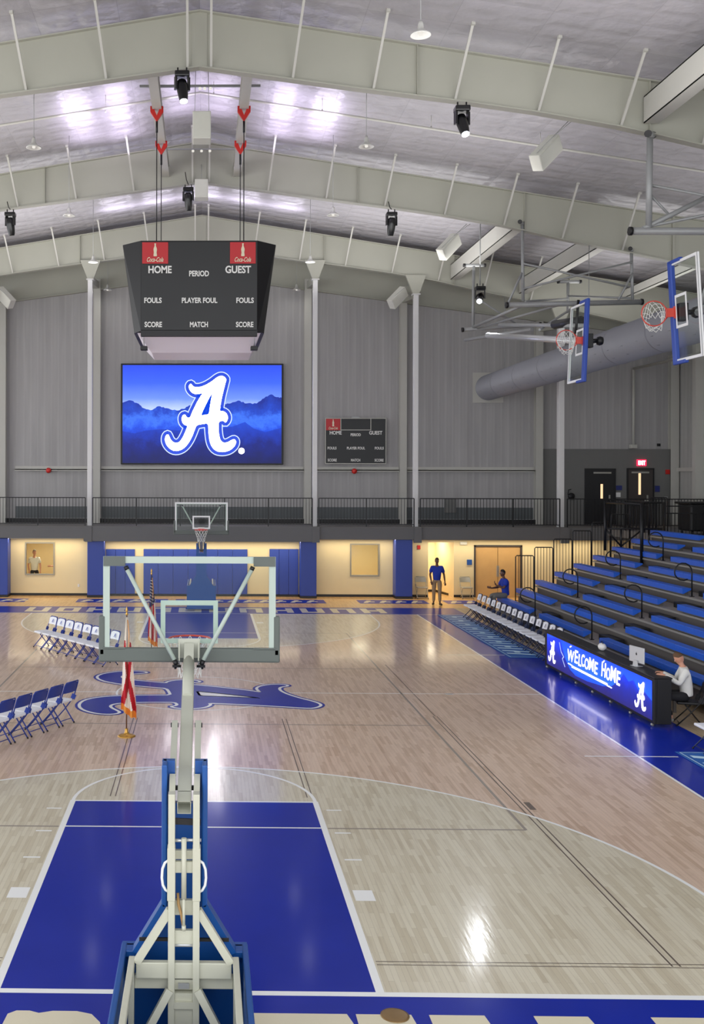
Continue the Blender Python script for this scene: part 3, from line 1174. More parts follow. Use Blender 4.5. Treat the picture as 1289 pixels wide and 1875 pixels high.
# linear warm lamps in the soffit over the far apron
for x0, x1, lb in ((-12, -8.9, 'left of the leftmost white column'), (-8.5, -4.85, 'above the window with the man'), (-4.3, 4.3, 'above the widest blue pads'), (4.85, 8.5, 'above the empty interior window'),
                   (8.9, 14.4, 'above the corridor and wooden doors'), (14.8, 16.2, 'above the bleacher end')):
    zc = 2.30 if abs(x0) < 4.7 else 2.40
    xm = (x0 + x1) / 2
    t = thing('linear_lamp', 'slim warm soffit lamp under the balcony, ' + lb, 'lamp', (xm, 32.55, zc))
    MB().box(x0, x1, 32.47, 32.63, zc - 0.012, zc - 0.001).build('lamp_body', 'lamp_rim', t)
    light('AREA', 'soffit_light', (xm, 32.55, zc - 0.02), WARM_W * (x1 - x0), (1.0, 0.85, 0.60), (xm, 32.4, 0), size=x1 - x0, size_y=0.12)
for x, y, p in ((-6.6, 34.6, 26), (6.8, 34.6, 26), (9.5, 34.2, 30), (-10.3, 34.6, 14)):
    light('AREA', 'room_light', (x, y, 2.33 if x < 5 else 2.36), p, (1.0, 0.88, 0.66), (x, y, 0), size=0.8)

# blue wall pads
def pad(x0, x1, z1, y=YL, dep=0.06, seams=2, name='wall_pad', label='', group=None, z0=0.09):
    t = thing(name, label, 'wall pad', ((x0 + x1) / 2, y - dep / 2, 0), group=group)
    n = seams
    b = MB()
    for i in range(n):
        a, c = x0 + (x1 - x0) * i / n, x0 + (x1 - x0) * (i + 1) / n
        b.rbox(a + 0.004, c - 0.004, y - dep, y - 0.001, z0, z1, 0.012)
    b.build('pad_cover', 'pad_blue', t)
    MB().box(x0, x1, y - dep - 0.006, y - dep + 0.02, 0, z0).build('base_strip', 'black_rubber', t)
    return t


pad(-3.92, -2.72, 1.93, seams=3, label='blue wall pad left of the wide centre pad')
pad(-2.37, 1.91, 1.94, seams=7, label='widest blue wall pad, directly behind the far hoop')
pad(2.81, 4.00, 1.96, seams=3, label='blue wall pad right of the wide centre pad')
for x0, x1, lb in ((-8.78, -7.86, 'blue padded pillar at the left edge of the picture'), (-4.62, -3.94, 'blue padded pillar left of the narrow left wall pad'),
                   (4.03, 4.68, 'blue padded pillar beside the right narrow wall pad'), (7.87, 8.55, 'blue padded pillar between the empty window and the corridor')):
    zt = 2.30 if abs(x0) < 5 else 2.40
    t = thing('padded_pillar', lb, 'pillar', ((x0 + x1) / 2, YL - 0.33, 0))
    MB().rbox(x0, x1, YL - 0.66, YL - 0.002, 0.09, zt - 0.003, 0.02).build('pad_cover', 'pad_blue', t)
    MB().box(x0 - 0.006, x1 + 0.006, YL - 0.67, YL - 0.002, 0, 0.09).build('base_strip', 'black_rubber', t)

# ------------------------------------------------------------------ balcony railing
def railing(x0, x1, label, y=YB + 0.12, z=ZB + 0.01):
    t = thing('guard_railing', label, 'railing', ((x0 + x1) / 2, y, z), group=None)
    n = max(1, round((x1 - x0) / 1.85))
    for i in range(n + 1):
        x = x0 + (x1 - x0) * i / n
        MB().box(x - 0.02, x + 0.02, y - 0.02, y + 0.02, z, z + 1.15).build('post', 'black_metal', t)
    MB().box(x0, x1, y - 0.025, y + 0.025, z + 1.13, z + 1.17).build('top_rail', 'black_metal', t)
    MB().box(x0, x1, y - 0.015, y + 0.015, z + 0.08, z + 0.11).build('bottom_rail', 'black_metal', t)
    b = MB()
    m = int((x1 - x0) / 0.125)
    for i in range(1, m):
        x = x0 + (x1 - x0) * i / m
        b.box(x - 0.009, x + 0.009, y - 0.009, y + 0.009, z + 0.11, z + 1.13)
    b.build('baluster_infill', 'black_metal', t)
    return t


railing(-12.0, -8.86, 'black balcony railing left of the leftmost white column')
railing(-8.56, -4.70, 'black balcony railing above the window with the man')
railing(-4.40, 4.50, 'longest black balcony railing, below the big screen')
railing(4.76, 8.60, 'black balcony railing below the small wall scoreboard')
railing(8.85, 14.45, 'black balcony railing above the corridor and wooden doors')
railing(14.75, 16.35, 'black balcony railing in front of the dark balcony door')
railing(16.4, 20.2, 'black balcony railing by the brown door above the bleachers')

# ------------------------------------------------------------------ fixtures on the upper wall
def small_box(name, label, cat, x, z, wd, h, m, y=YW, dep=0.05, group=None, r=0.008):
    o = MB().rbox(x - wd / 2, x + wd / 2, y - dep, y - 0.001, z - h / 2, z + h / 2, r).build(name, m)
    return tag(o, label, cat, group)


for x, lb in ((-6.63, 'round red alarm bell on the far wall left of the big screen'), (6.60, 'round red alarm bell on the far wall under the small scoreboard')):
    t = thing('alarm_bell', lb, 'alarm', (x, YW - 0.17, 5.18))
    MB().lathe([(0, -0.08), (0.05, -0.078), (0.10, -0.05), (0.12, 0.0), (0.0, 0.0)], (x, YW - 0.17, 5.18), 20, axis='y').build('gong', 'alarm_red', t)
    MB().rbox(x - 0.06, x + 0.06, YW - 0.17, YW - 0.02, 5.12, 5.24, 0.01).build('housing', 'alarm_red', t)
t = thing('exit_sign', 'glowing red exit sign above the brown balcony door', 'exit sign', (18.92, YW - 0.12, 5.57))
MB().rbox(18.72, 19.12, YW - 0.17, YW - 0.1, 5.43, 5.71, 0.01).build('sign_box', 'exit_red', t)
b = MB()
text_into(b, 'EXIT', (18.77, YW - 0.172, 5.48), UX, (0, 0, 1), 0.30, 0.18, 0.003)
b.build('lettering', 'led_white', t)
small_box('room_sign', 'small navy sign between the two balcony doors', 'sign', 17.96, 4.49, 0.26, 0.2, 'sign_navy', YW - 0.1)
small_box('notice_card', 'small white notice under the navy sign between the balcony doors', 'notice', 17.94, 4.19, 0.2, 0.2, 'card_white', YW - 0.1, 0.02)
small_box('room_sign', 'small navy sign right of the brown balcony door', 'sign', 19.60, 4.45, 0.2, 0.26, 'sign_navy', YW - 0.1)
small_box('fire_alarm', 'square red fire alarm on the grey wall right of the exit sign', 'alarm', 20.04, 5.18, 0.18, 0.2, 'alarm_red', YW - 0.1)
small_box('wall_switch', 'small grey switch plate below the navy sign right of the brown door', 'switch', 19.98, 4.05, 0.14, 0.14, 'galv', YW - 0.1, 0.03)
small_box('wall_camera', 'tiny black camera high on the wall above the grey block wall', 'camera', 19.69, 6.34, 0.12, 0.12, 'black_metal', YW, 0.1)
small_box('electric_panel', 'dark grey electric panel behind the balcony railing', 'panel', 10.75, 3.70, 0.5, 0.62, 'grey_block', YW, 0.1)
t = thing('wall_fan', 'small black wall-mounted lamp bracket left of the dark balcony door', 'lamp', (15.92, YW - 0.14, 4.2))
MB().lathe([(0, -0.06), (0.13, -0.05), (0.15, 0.0), (0.0, 0.02)], (15.92, YW - 0.15, 4.12), 16, axis='y').build('lamp_head', 'black_metal', t)
MB().path([(15.92, YW - 0.1, 4.42), (15.8, YW - 0.16, 4.4), (15.77, YW - 0.16, 4.2), (15.92, YW - 0.16, 4.12)], 0.02, 6).build('bracket', 'black_metal', t)
small_box('fire_strobe', 'red and white fire strobe on the beige wall left of the corridor', 'alarm', 8.93, 2.05, 0.13, 0.16, 'alarm_red', YL)
small_box('room_sign', 'small blue sign inside the corridor opening', 'sign', 9.40, 1.56, 0.2, 0.2, 'sign_blue', 35.1, 0.03)
small_box('room_sign', 'small blue sign between the corridor and the wooden doors', 'sign', 11.0, 1.44, 0.2, 0.22, 'sign_blue', YL)
small_box('emergency_light', 'white emergency light high on the beige wall beside the corridor', 'lamp', 10.75, 2.22, 0.28, 0.12, 'speaker_white', YL, 0.08)
small_box('wall_socket', 'small white socket low on the beige wall right of the window with the man', 'socket', -5.05, 0.42, 0.08, 0.12, 'card_white', YL, 0.02)

# ------------------------------------------------------------------ big video screen
VX0, VX1, VZ0, VZ1 = -3.50, 3.53, 5.45, 9.82
vy = YW - 0.20
t = thing('video_screen', 'big lit video screen showing a white script letter over blue mountains', 'screen', (0.015, YW - 0.1, VZ0))
MB().rbox(VX0, VX1, vy, YW - 0.002, VZ0, VZ1, 0.02).build('housing', 'black_metal', t)
screen_grad('screen_sky', [(0.0, srgb(150, 170, 240)), (0.25, srgb(160, 178, 245)), (0.42, srgb(92, 124, 238)), (0.68, srgb(46, 84, 222)), (1.0, srgb(26, 60, 196))], 2, 7.2 - VZ0, VZ1 - VZ0, 1.15, 0.05)
screen_grad('screen_mountain', [(0.0, srgb(2, 14, 80)), (0.35, srgb(3, 26, 120)), (0.55, srgb(6, 48, 170)), (0.8, srgb(12, 66, 200)), (1.0, srgb(8, 50, 180))], 2, 0, 2.4, 0.9, 0.6)
screen_grad('screen_haze', [(0.0, srgb(4, 44, 170)), (0.3, srgb(14, 70, 210)), (0.5, srgb(52, 108, 232)), (0.68, srgb(14, 62, 184)), (1.0, srgb(4, 34, 136))], 2, 6.4 - VZ0, 8.4 - VZ0, 0.95, 0.9)
sk = MB()
sk.quad((VX0 + 0.08, vy - 0.004, VZ0 + 0.06), (VX1 - 0.08, vy - 0.004, VZ0 + 0.06), (VX1 - 0.08, vy - 0.004, VZ1 - 0.07), (VX0 + 0.08, vy - 0.004, VZ1 - 0.07))
sk.build('display_sky', 'screen_sky', t, fix=False)


def vpx(px, py):
    """crop pixels of the displayed picture to x,z on the screen"""
    return (VX0 + (px - 84) / (1204 - 84) * (VX1 - VX0), VZ1 - (py - 937) / (1634 - 937) * (VZ1 - VZ0))


ridge = [(98, 1208), (150, 1192), (200, 1212), (240, 1245), (290, 1260), (345, 1232), (400, 1245), (470, 1262), (520, 1250), (560, 1225), (640, 1235), (720, 1240), (800, 1215), (845, 1210), (895, 1192), (950, 1212), (1020, 1212), (1060, 1180), (1118, 1150), (1155, 1168), (1190, 1172)]
pts = [vpx(*p) for p in ridge]
pts[0] = (VX0 + 0.08, pts[0][1])
pts[-1] = (VX1 - 0.08, pts[-1][1])
q = []
rr = random.Random(5)
for (a, b), (c, e) in zip(pts, pts[1:]):
    for k in range(5):
        q.append((a + (c - a) * k / 5, b + (e - b) * k / 5 + (rr.uniform(-0.025, 0.025) if k else 0)))
q.append(pts[-1])
mb = MB()
mb.prism([(VX0 + 0.08, VZ0 + 0.06)] + [(VX1 - 0.08, VZ0 + 0.06)] + q[::-1], (0, vy - 0.008, 0), UX, (0, 0, 1), 0)
mb.build('display_mountains', 'screen_haze', t, fix=False)
ridge2 = [(84, 1405), (180, 1420), (260, 1400), (380, 1390), (480, 1400), (560, 1380), (700, 1400), (860, 1370), (940, 1340), (1000, 1385), (1080, 1410), (1204, 1380)]
pts = [vpx(*p) for p in ridge2]
pts[0] = (VX0 + 0.08, pts[0][1])
pts[-1] = (VX1 - 0.08, pts[-1][1])
mb = MB()
mb.prism([(VX0 + 0.08, VZ0 + 0.06)] + [(VX1 - 0.08, VZ0 + 0.06)] + pts[::-1], (0, vy - 0.011, 0), UX, (0, 0, 1), 0)
mb.build('display_foreground', 'screen_mountain', t, fix=False)
cx, cz = vpx(365 + (625 + 0) / 8.056 * 3.791 - 0, 0)[0], 0
# emblem centre: pixel (290+625/8.056, 675+672/8.056)
ex = VX0 + ((290 + 625 / 8.056) - 222.2) / (517.7 - 222.2) * (VX1 - VX0)
ez = VZ1 - ((675 + 672 / 8.056) - 667.2) / (851.0 - 667.2) * (VZ1 - VZ0)
eh = (1117 / 8.056) / (851.0 - 667.2) * (VZ1 - VZ0)
emblem((ex, vy - 0.012, ez), (1, 0, 0), (0, 0, 1), eh, ('led_line', 'led_blue', 'led_white'), (0.003, 0.006, 0.009), t)
mb = MB()
ex2 = VX0 + ((290 + 1224 / 8.056) - 222.2) / (517.7 - 222.2) * (VX1 - VX0)
ez2 = VZ1 - ((675 + 1217 / 8.056) - 667.2) / (851.0 - 667.2) * (VZ1 - VZ0)
mb.prism([(0.13 * math.cos(a * PI / 10), 0.13 * math.sin(a * PI / 10)) for a in range(20)], (ex2, vy - 0.015, ez2), UX, (0, 0, 1), 0)
mb.build('registered_mark', 'led_white', t, fix=False)
mb = MB()
text_into(mb, 'R', (ex2 - 0.05, vy - 0.016, ez2 - 0.07), UX, (0, 0, 1), 0.1, 0.14, 0.003)
mb.build('registered_letter', 'led_blue', t, fix=False)


# ------------------------------------------------------------------ scoreboards
def bottle_poly(h):
    prof = [(0.10, 0), (0.13, 0.03), (0.13, 0.12), (0.105, 0.28), (0.12, 0.42), (0.135, 0.52), (0.12, 0.62), (0.075, 0.74), (0.055, 0.82), (0.05, 0.93), (0.065, 0.94), (0.065, 1.0)]
    return [(-x * h, y * h) for x, y in prof] + [(x * h, y * h) for x, y in reversed(prof)]


def score_text(t, o, sx, sz, items, m='letter_white'):
    """items: text, centre x, centre z, width, height in face fractions"""
    for s, cx, cz, wd, h in items:
        b = MB()
        text_into(b, s, (o[0] + (cx - wd / 2) * sx, o[1], o[2] + (cz - h / 2) * sz), UX, (0, 0, 1), wd * sx, h * sz, 0.006, bold=0.03)
        b.build('lettering', m, t, fix=False)


def ad_panel(t, x0, x1, z0, z1, y):
    p = MB().rbox(x0, x1, y - 0.02, y, z0, z1, 0.005).build('advert_panel', 'coke_red', t)
    b = MB()
    h = (z1 - z0)
    b.prism(bottle_poly(h * 0.60), ((x0 + x1) / 2, y - 0.021, z0 + h * 0.34), UX, (0, 0, 1), 0.004)
    b.build('bottle_picture', 'court_cream', p)
    b = MB()
    text_into(b, 'Coca-Cola', (x0 + (x1 - x0) * 0.18, y - 0.022, z0 + h * 0.08), UX, (0, 0, 1), (x1 - x0) * 0.64, h * 0.22, 0.004, bold=0.015, shear=0.45)
    b.build('lettering', 'court_cream', p, fix=False)


t = thing('centre_scoreboard', 'large dark four-sided scoreboard hanging over the court on cables', 'scoreboard', (-0.01, 18.6, 10.9))
x0, x1, z0, z1 = -1.49, 1.47, 8.60, 10.87
yf, yb = 16.6, 20.6
MB().rbox(x0, x1, yf, yf + 0.3, z0, z1, 0.01).build('front_display', 'score_face', t)
MB().rbox(x0, x1, yb - 0.3, yb, z0, z1, 0.01).build('back_display', 'score_face', t)
for s, nm in ((-1, 'side_display'), (1, 'side_display')):
    b = MB()
    xe = x0 if s < 0 else x1
    xt, xb = xe + s * 0.50, xe + s * 0.20
    # splayed corner panels with the side display between them
    prof = lambda z: xb + (xt - xb) * (z - z0) / (z1 - z0)
    for ya, yc in ((yf, yf + 0.5), (yb, yb - 0.5)):
        b.add([(xe, ya, z0), (xe, ya, z1), (xt, yc, z1), (xb, yc, z0 + 0.02)], [(0, 1, 2, 3)])
    b.add([(xt, yf + 0.5, z1), (xt, yb - 0.5, z1), (xb, yb - 0.5, z0 + 0.02), (xb, yf + 0.5, z0 + 0.02)], [(0, 1, 2, 3)])
    b.build(nm, 'score_black', t)
top = [(x0, yf), (x1, yf), (x1 + 0.5, yf + 0.5), (x1 + 0.5, yb - 0.5), (x1, yb), (x0, yb), (x0 - 0.5, yb - 0.5), (x0 - 0.5, yf + 0.5)]
bot = [(x0, yf), (x1, yf), (x1 + 0.2, yf + 0.5), (x1 + 0.2, yb - 0.5), (x1, yb), (x0, yb), (x0 - 0.2, yb - 0.5), (x0 - 0.2, yf + 0.5)]
MB().prism(top, (0, 0, z1), UX, UY, 0.02).build('cover_plate', 'score_black', t)
MB().prism(bot, (0, 0, z0 - 0.0), UX, UY, 0.02).build('bottom_plate', 'score_black', t)
MB().box(x0, x1, yf - 0.01, yf + 0.2, z0 - 0.13, z0).build('lower_trim', 'score_black', t)
b = MB()
b.add([(x0 - 0.1, yf + 0.25, z0 - 0.02), (x1 + 0.1, yf + 0.25, z0 - 0.02), (x1 + 0.1, yb - 0.25, z0 - 0.02), (x0 - 0.1, yb - 0.25, z0 - 0.02),
       (x0 + 0.22, yf + 1.15, z0 - 0.42), (x1 - 0.1, yf + 1.15, z0 - 0.42), (x1 - 0.1, yb - 1.15, z0 - 0.42), (x0 + 0.22, yb - 1.15, z0 - 0.42)],
      [(0, 1, 5, 4), (1, 2, 6, 5), (2, 3, 7, 6), (3, 0, 4, 7), (4, 5, 6, 7)])
b.build('lower_skirt', 'score_skirt', t)
for x in (x0 + 0.05, x1 - 0.05):
    MB().rbox(x - 0.09, x + 0.09, yf + 0.5, yf + 0.75, z0 - 0.42, z0 - 0.32, 0.01).build('speaker_box', 'score_black', t)
    MB().tube((x, yf + 0.3, z0 - 0.02), (x, yf + 0.62, z0 - 0.32), 0.012, 6).build('speaker_bracket', 'galv_light', t)
fo = (x0, yf - 0.004, z0)
fx, fz = x1 - x0, z1 - z0
ad_panel(t, x0 + 0.012 * fx, x0 + 0.235 * fx, z0 + 0.75 * fz, z0 + 0.99 * fz, yf - 0.002)
ad_panel(t, x0 + 0.765 * fx, x0 + 0.985 * fx, z0 + 0.75 * fz, z0 + 0.99 * fz, yf - 0.002)
ITEMS = [('HOME', 0.165, 0.685, 0.20, 0.085), ('GUEST', 0.835, 0.685, 0.22, 0.085), ('PERIOD', 0.50, 0.64, 0.17, 0.065),
         ('FOULS', 0.105, 0.34, 0.15, 0.062), ('PLAYER FOUL', 0.505, 0.34, 0.305, 0.062), ('FOULS', 0.895, 0.34, 0.15, 0.062),
         ('SCORE', 0.108, 0.07, 0.15, 0.062), ('MATCH', 0.50, 0.07, 0.155, 0.062), ('SCORE', 0.892, 0.07, 0.15, 0.062)]
score_text(t, fo, fx, fz, ITEMS)
b = MB()
for x in (-0.95, -0.55, 0.5, 0.9):
    b.tube((x, yf + 0.25, z1), (x, yf + 0.25, z1 + 0.07), 0.03, 8).tube((x - 0.1, yf + 0.25, z1 + 0.06), (x + 0.12, yf + 0.25, z1 + 0.05), 0.02, 6)
b.box(-0.3, 0.3, yf + 0.1, yf + 0.4, z1, z1 + 0.04)
b.build('top_fittings', 'galv', t)
# hanging cables with red beam clamps
for x, side in ((-1.13, 'left'), (1.15, 'right')):
    for y, w_ in ((17.4, 'nearer'), (20.2, 'farther')):
        c = thing('hanging_cable', '%s scoreboard cable on the %s roof beam with a red v-shaped clamp' % (w_, side), 'cable', (x, y, 14.5))
        MB().tube((x, y, 14.2), (x, y, z1 + 0.025), 0.014, 6).tube((x, y, 14.2), (x, y, 13.9), 0.03, 8).build('wire_rope', 'black_metal', c)
        b = MB()
        for s in (-1, 1):
            b.prism([(0, 0), (s * 0.17, 0.26), (s * 0.17, 0.40), (s * 0.10, 0.40), (0, 0.16)], (x, y + 0.05, 14.18), UX, (0, 0, 1), 0.1)
        b.build('beam_clamp', 'clamp_red', c)
# small wall scoreboard
t = thing('wall_scoreboard', 'small dark scoreboard on the far wall right of the big screen', 'scoreboard', (6.65, YW - 0.1, 5.5))
x0, x1, z0, z1 = 5.36, 7.93, 5.52, 7.44
MB().rbox(x0, x1, YW - 0.22, YW - 0.002, z0, z1, 0.01).build('cabinet', 'score_face', t)
b = MB()
fy_ = YW - 0.235
for a, c, e, f in ((x0, x1, z0 - 0.03, z0), (x0, x1, z1, z1 + 0.03), (x0 - 0.03, x0, z0 - 0.03, z1 + 0.03), (x1, x1 + 0.03, z0 - 0.03, z1 + 0.03), (x0 + 0.66, x1 - 0.64, z1 - 0.50, z1 - 0.47), (x1 - 0.65, x1 - 0.62, z1 - 0.5, z1), (x0 + 0.63, x0 + 0.66, z1 - 0.5, z1)):
    b.box(a, c, fy_, YW - 0.2, e, f)
b.build('light_border', 'alu', t)
MB().box(x0 + 1.1, x0 + 1.45, YW - 0.2, YW - 0.1, z1 + 0.03, z1 + 0.1).build('top_fitting', 'galv', t)
ad_panel(t, x0 + 0.01, x0 + 0.62, z1 - 0.5, z1 - 0.005, YW - 0.22)
score_text(t, (x0, YW - 0.222, z0), x1 - x0, z1 - z0, ITEMS)

# ------------------------------------------------------------------ basketball hoops
def xf(mb, m):
    mb.v = [tuple(m @ Vector(v)) for v in mb.v]
    return mb


def board_parts(t, m, frame_m, pad_m, world, wide_frame=0.07, line_m='board_white', back=True):
    """glass backboard centred on m's origin, facing m's +y, up +z"""
    wd, h = 0.915, 0.535
    B = lambda mb, n, mm, par=t, fix=True: xf(mb, m).build(n, mm, par, world=world, fix=fix)
    gl = B(MB().box(-wd + 0.02, wd - 0.02, -0.012, 0.0, -h + 0.02, h - 0.02), 'backboard_glass', 'glass')
    f = MB()
    k = wide_frame
    for a, b, c, d in ((-wd, wd, h - k, h), (-wd, wd, -h, -h + k), (-wd, -wd + k, -h + k, h - k), (wd - k, wd, -h + k, h - k)):
        f.box(a, b, -0.045, -0.0125, c, d)
    fr = B(f, 'backboard_frame', frame_m)
    l = MB()
    for a, b, c, d in ((-wd, wd, h - 0.05, h), (-wd, wd, -h, -h + 0.05), (-wd, -wd + 0.05, -h + 0.05, h - 0.05), (wd - 0.05, wd, -h + 0.05, h - 0.05)):
        l.box(a, b, 0.0005, 0.004, c, d)
    B(l, 'border_line', line_m)
    l = MB()
    zc = -0.39
    for a, b, c, d in ((-0.305, 0.305, zc + 0.405, zc + 0.457), (-0.305, 0.305, zc, zc + 0.05), (-0.305, -0.255, zc + 0.05, zc + 0.405), (0.255, 0.305, zc + 0.05, zc + 0.405)):
        l.box(a, b, 0.0005, 0.004, c, d)
    B(l, 'target_square', line_m)
    p = MB()
    p.rbox(-wd - 0.045, wd + 0.045, -0.055, 0.025, -h - 0.05, -h + 0.10, 0.018)
    for s in (-1, 1):
        a, b = sorted((s * (wd + 0.045), s * (wd - 0.02)))
        p.rbox(a, b, -0.055, 0.025, -h + 0.02, -h + 0.44, 0.015)
    B(p, 'edge_padding', pad_m)
    # rim
    zr, yc = -0.40, 0.39
    r = MB().path([(0.229 * math.cos(2 * PI * i / 32), yc + 0.229 * math.sin(2 * PI * i / 32), zr) for i in range(32)], 0.011, 8, closed=True)
    r.box(-0.08, 0.08, 0.0, 0.16, zr - 0.05, zr + 0.0).box(-0.11, 0.11, 0.0, 0.02, zr - 0.11, zr + 0.02)
    r.tube((-0.08, 0.14, zr - 0.03), (-0.15, 0.22, zr - 0.005), 0.009, 6).tube((0.08, 0.14, zr - 0.03), (0.15, 0.22, zr - 0.005), 0.009, 6)
    rm = B(r, 'rim', 'rim_red')
    return fr


def net_mesh(m, down, world_t, world, tangle=0.0):
    """net hanging from the ring; down is the hanging direction in the local frame of m"""
    zr, yc = -0.40, 0.39
    n = MB()
    N = 12
    levels = [(0.222, 0.0), (0.205, 0.09), (0.175, 0.18), (0.145, 0.27), (0.125, 0.35), (0.13, 0.42)]
    down = Vector(down)
    ring_ax = Vector((0, 0, -1))

    def P(i, j, off):
        rr, dd = levels[i]
        a = 2 * PI * (j + off) / N
        base = Vector((math.cos(a) * 0.222, yc + math.sin(a) * 0.222, zr))
        if tangle:
            c = Vector((0, yc, zr))
            k = i / (len(levels) - 1)
            p = base.lerp(c + Vector((0.02 * math.sin(5 * a), 0, 0)), 0.35 * k) + ring_ax * dd * 0.25 * (1 - k) + down * dd * tangle * (0.4 + 0.6 * k) + Vector((0.02 * math.sin(3 * a + i), 0.02 * math.cos(4 * a), 0))
            return p
        return Vector((math.cos(a) * rr, yc + math.sin(a) * rr, zr - dd))
    for i in range(len(levels) - 1):
        o = 0.5 * (i % 2)
        for j in range(N):
            for s in (-0.5, 0.5):
                n.tube(P(i, j, o), P(i + 1, j, o + s), 0.0045, 4, caps=False)
    return xf(n, m).build('net', 'net_white', world_t, world=world)


def portable_hoop(label, loc, rz, line='board_white'):
    t = thing('basketball_hoop', label, 'basketball hoop', loc, rz)
    m = Matrix.Translation((0, 1.22, 3.485))
    B = lambda mb, n, mm, par=t: mb.build(n, mm, par, world=False)
    fr = board_parts(t, m, 'board_frame', 'pad_grey', False, line_m=line)
    for s in (-1, 1):
        a, b = sorted((s * 0.91, s * 0.68))
        B(MB().box(a, b, 1.155, 1.165, 3.92, 4.022), 'corner_plate', 'pad_grey')
        B(MB().box(a, b, 1.15, 1.16, 3.045, 3.06), 'corner_bracket', 'pad_grey')
    net_mesh(m, (0, 0, -1), t, False)
    # diagonal braces to the arm
    for s in (-1, 1):
        b = B(MB().tube((s * 0.655, 1.12, 3.885), (s * 0.15, 0.97, 2.96), 0.022, 10), 'brace', 'board_frame')
        e = MB().tube((s * 0.672, 1.125, 3.92), (s * 0.655, 1.12, 3.885), 0.026, 8).tube((s * 0.15, 0.97, 2.96), (s * 0.128, 0.96, 2.91), 0.026, 8)
        e.tube((s * 0.08, 0.955, 2.90), (s * 0.17, 0.955, 2.90), 0.014, 8).tube((s * 0.14, 0.955, 2.93), (s * 0.14, 0.955, 2.87), 0.012, 8)
        e.build('brace_fitting', 'black_metal', b, world=False)
    # arm
    a = MB()
    p0, p1 = Vector((0, -1.37, 2.165)), Vector((0, 0.98, 2.915))
    dr = (p1 - p0).normalized()
    up = Vector((0, -dr.z, dr.y))
    wv, hv, th = 0.0565, 0.06, 0.006
    for su, sw in ((1, 0), (-1, 0), (0, 1), (0, -1)):
        off = up * su * (hv - th / 2) + Vector((sw * (wv - th / 2), 0, 0))
        a.bar(p0 + off, p1 + off, th if sw else 2 * wv, th if su else 2 * hv, up=up)
    a.bar(p0 + dr * 0.14 - up * hv, p0 + dr * 0.14 + up * hv, 2 * wv - 0.01, 0.01)
    a.tube(p1 - dr * 0.75 + up * 0.03, p1 + up * 0.05, 0.058, 16)
    a.box(-0.115, 0.115, 1.10, 1.15, 2.96, 3.16)
    a.bar((0, 0.95, 2.92), (0, 1.12, 3.06), 0.1, 0.16)
    a.bar((-0.10, 0.99, 2.93), (-0.10, 1.11, 3.10), 0.012, 0.1).bar((0.10, 0.99, 2.93), (0.10, 1.11, 3.10), 0.012, 0.1)
    arm = B(a, 'arm', 'hoop_arm')
    # link bars beside the arm
    for s in (-1, 1):
        k = B(MB().bar((s * 0.104, -1.02, 2.34), (s * 0.108, -0.27, 2.60), 0.054, 0.05), 'link_bar', 'hoop_arm')
        MB().tube((s * 0.075, -0.3, 2.585), (s * 0.145, -0.3, 2.585), 0.022, 8).build('pivot_bolt', 'black_metal', k, world=False)
    # mast
    ms = MB()
    ym = -1.37
    for s in (-1, 1):
        ms.rbox(*sorted((s * 0.128, s * 0.073)), ym - 0.05, ym + 0.05, 0.12, 2.285, 0.006)
        ms.bar((s * 0.10, ym + 0.02, 2.22), (s * 0.104, ym + 0.30, 2.33), 0.05, 0.06)
        ms.rbox(*sorted((s * 0.135, s * 0.07)), ym - 0.056, ym + 0.056, 1.42, 1.85, 0.006)
    mast = B(ms, 'mast', 'hoop_white')
    for z0, z1, y in ((1.74, 1.81, 0.03), (1.64, 1.73, 0.0), (1.28, 1.40, 0.04), (1.06, 1.17, 0.0), (0.545, 0.60, -0.03), (0.68, 0.76, 0.02)):
        MB().box(-0.08, 0.08, ym + y - 0.02, ym + y + 0.02, z0, z1).build('crossbar', 'hoop_white', mast, world=False)
    MB().tube((-0.13, ym, 1.045), (0.13, ym, 1.045), 0.016, 10).tube((-0.02, ym, 1.90), (0.14, ym, 1.90), 0.014, 8).tube((-0.075, ym - 0.01, 1.90), (0.02, ym - 0.01, 1.90), 0.014, 8).build('pivot_rod', 'galv_light', mast, world=False)
    for pa, pb, wa, ha in (((-0.135, ym + 0.05, 2.04), (0.135, ym + 0.05, 2.03), 0.02, 0.05), ((-0.37, ym + 0.10, 1.045), (0.37, ym + 0.10, 1.045), 0.02, 0.025), ((-0.15, ym + 0.36, 2.22), (0.15, ym + 0.36, 2.22), 0.03, 0.035)):
        MB().bar(pa, pb, wa, ha).build('strap', 'black_rubber', mast, world=False)
    MB().tube((0, ym - 0.04, 1.93), (0, ym - 0.04, 1.44), 0.021, 12).tube((0, ym - 0.04, 1.44), (0, ym - 0.04, 1.20), 0.012, 10).tube((0, ym - 0.04, 1.22), (0, ym - 0.04, 1.18), 0.018, 10, mi=0).build('gas_cylinder', 'hoop_white', mast, world=False)
    MB().path([(-0.05, ym + 0.02, 1.46), (-0.045, ym, 1.38), (-0.02, ym - 0.02, 1.30), (-0.005, ym - 0.02, 1.20)], 0.013, 6).build('rope', 'rope_tan', mast, world=False)
    for s in (-1, 1):
        B(MB().path([(s * 0.12, ym - 0.02, 1.745), (s * 0.155, ym - 0.02, 1.72), (s * 0.175, ym - 0.02, 1.67), (s * 0.18, ym - 0.02, 1.60), (s * 0.172, ym - 0.02, 1.54), (s * 0.15, ym - 0.02, 1.50), (s * 0.12, ym - 0.02, 1.48)], 0.011, 8), 'grab_handle', 'board_white')
    # base frame
    bs = MB()
    yb = ym - 0.03
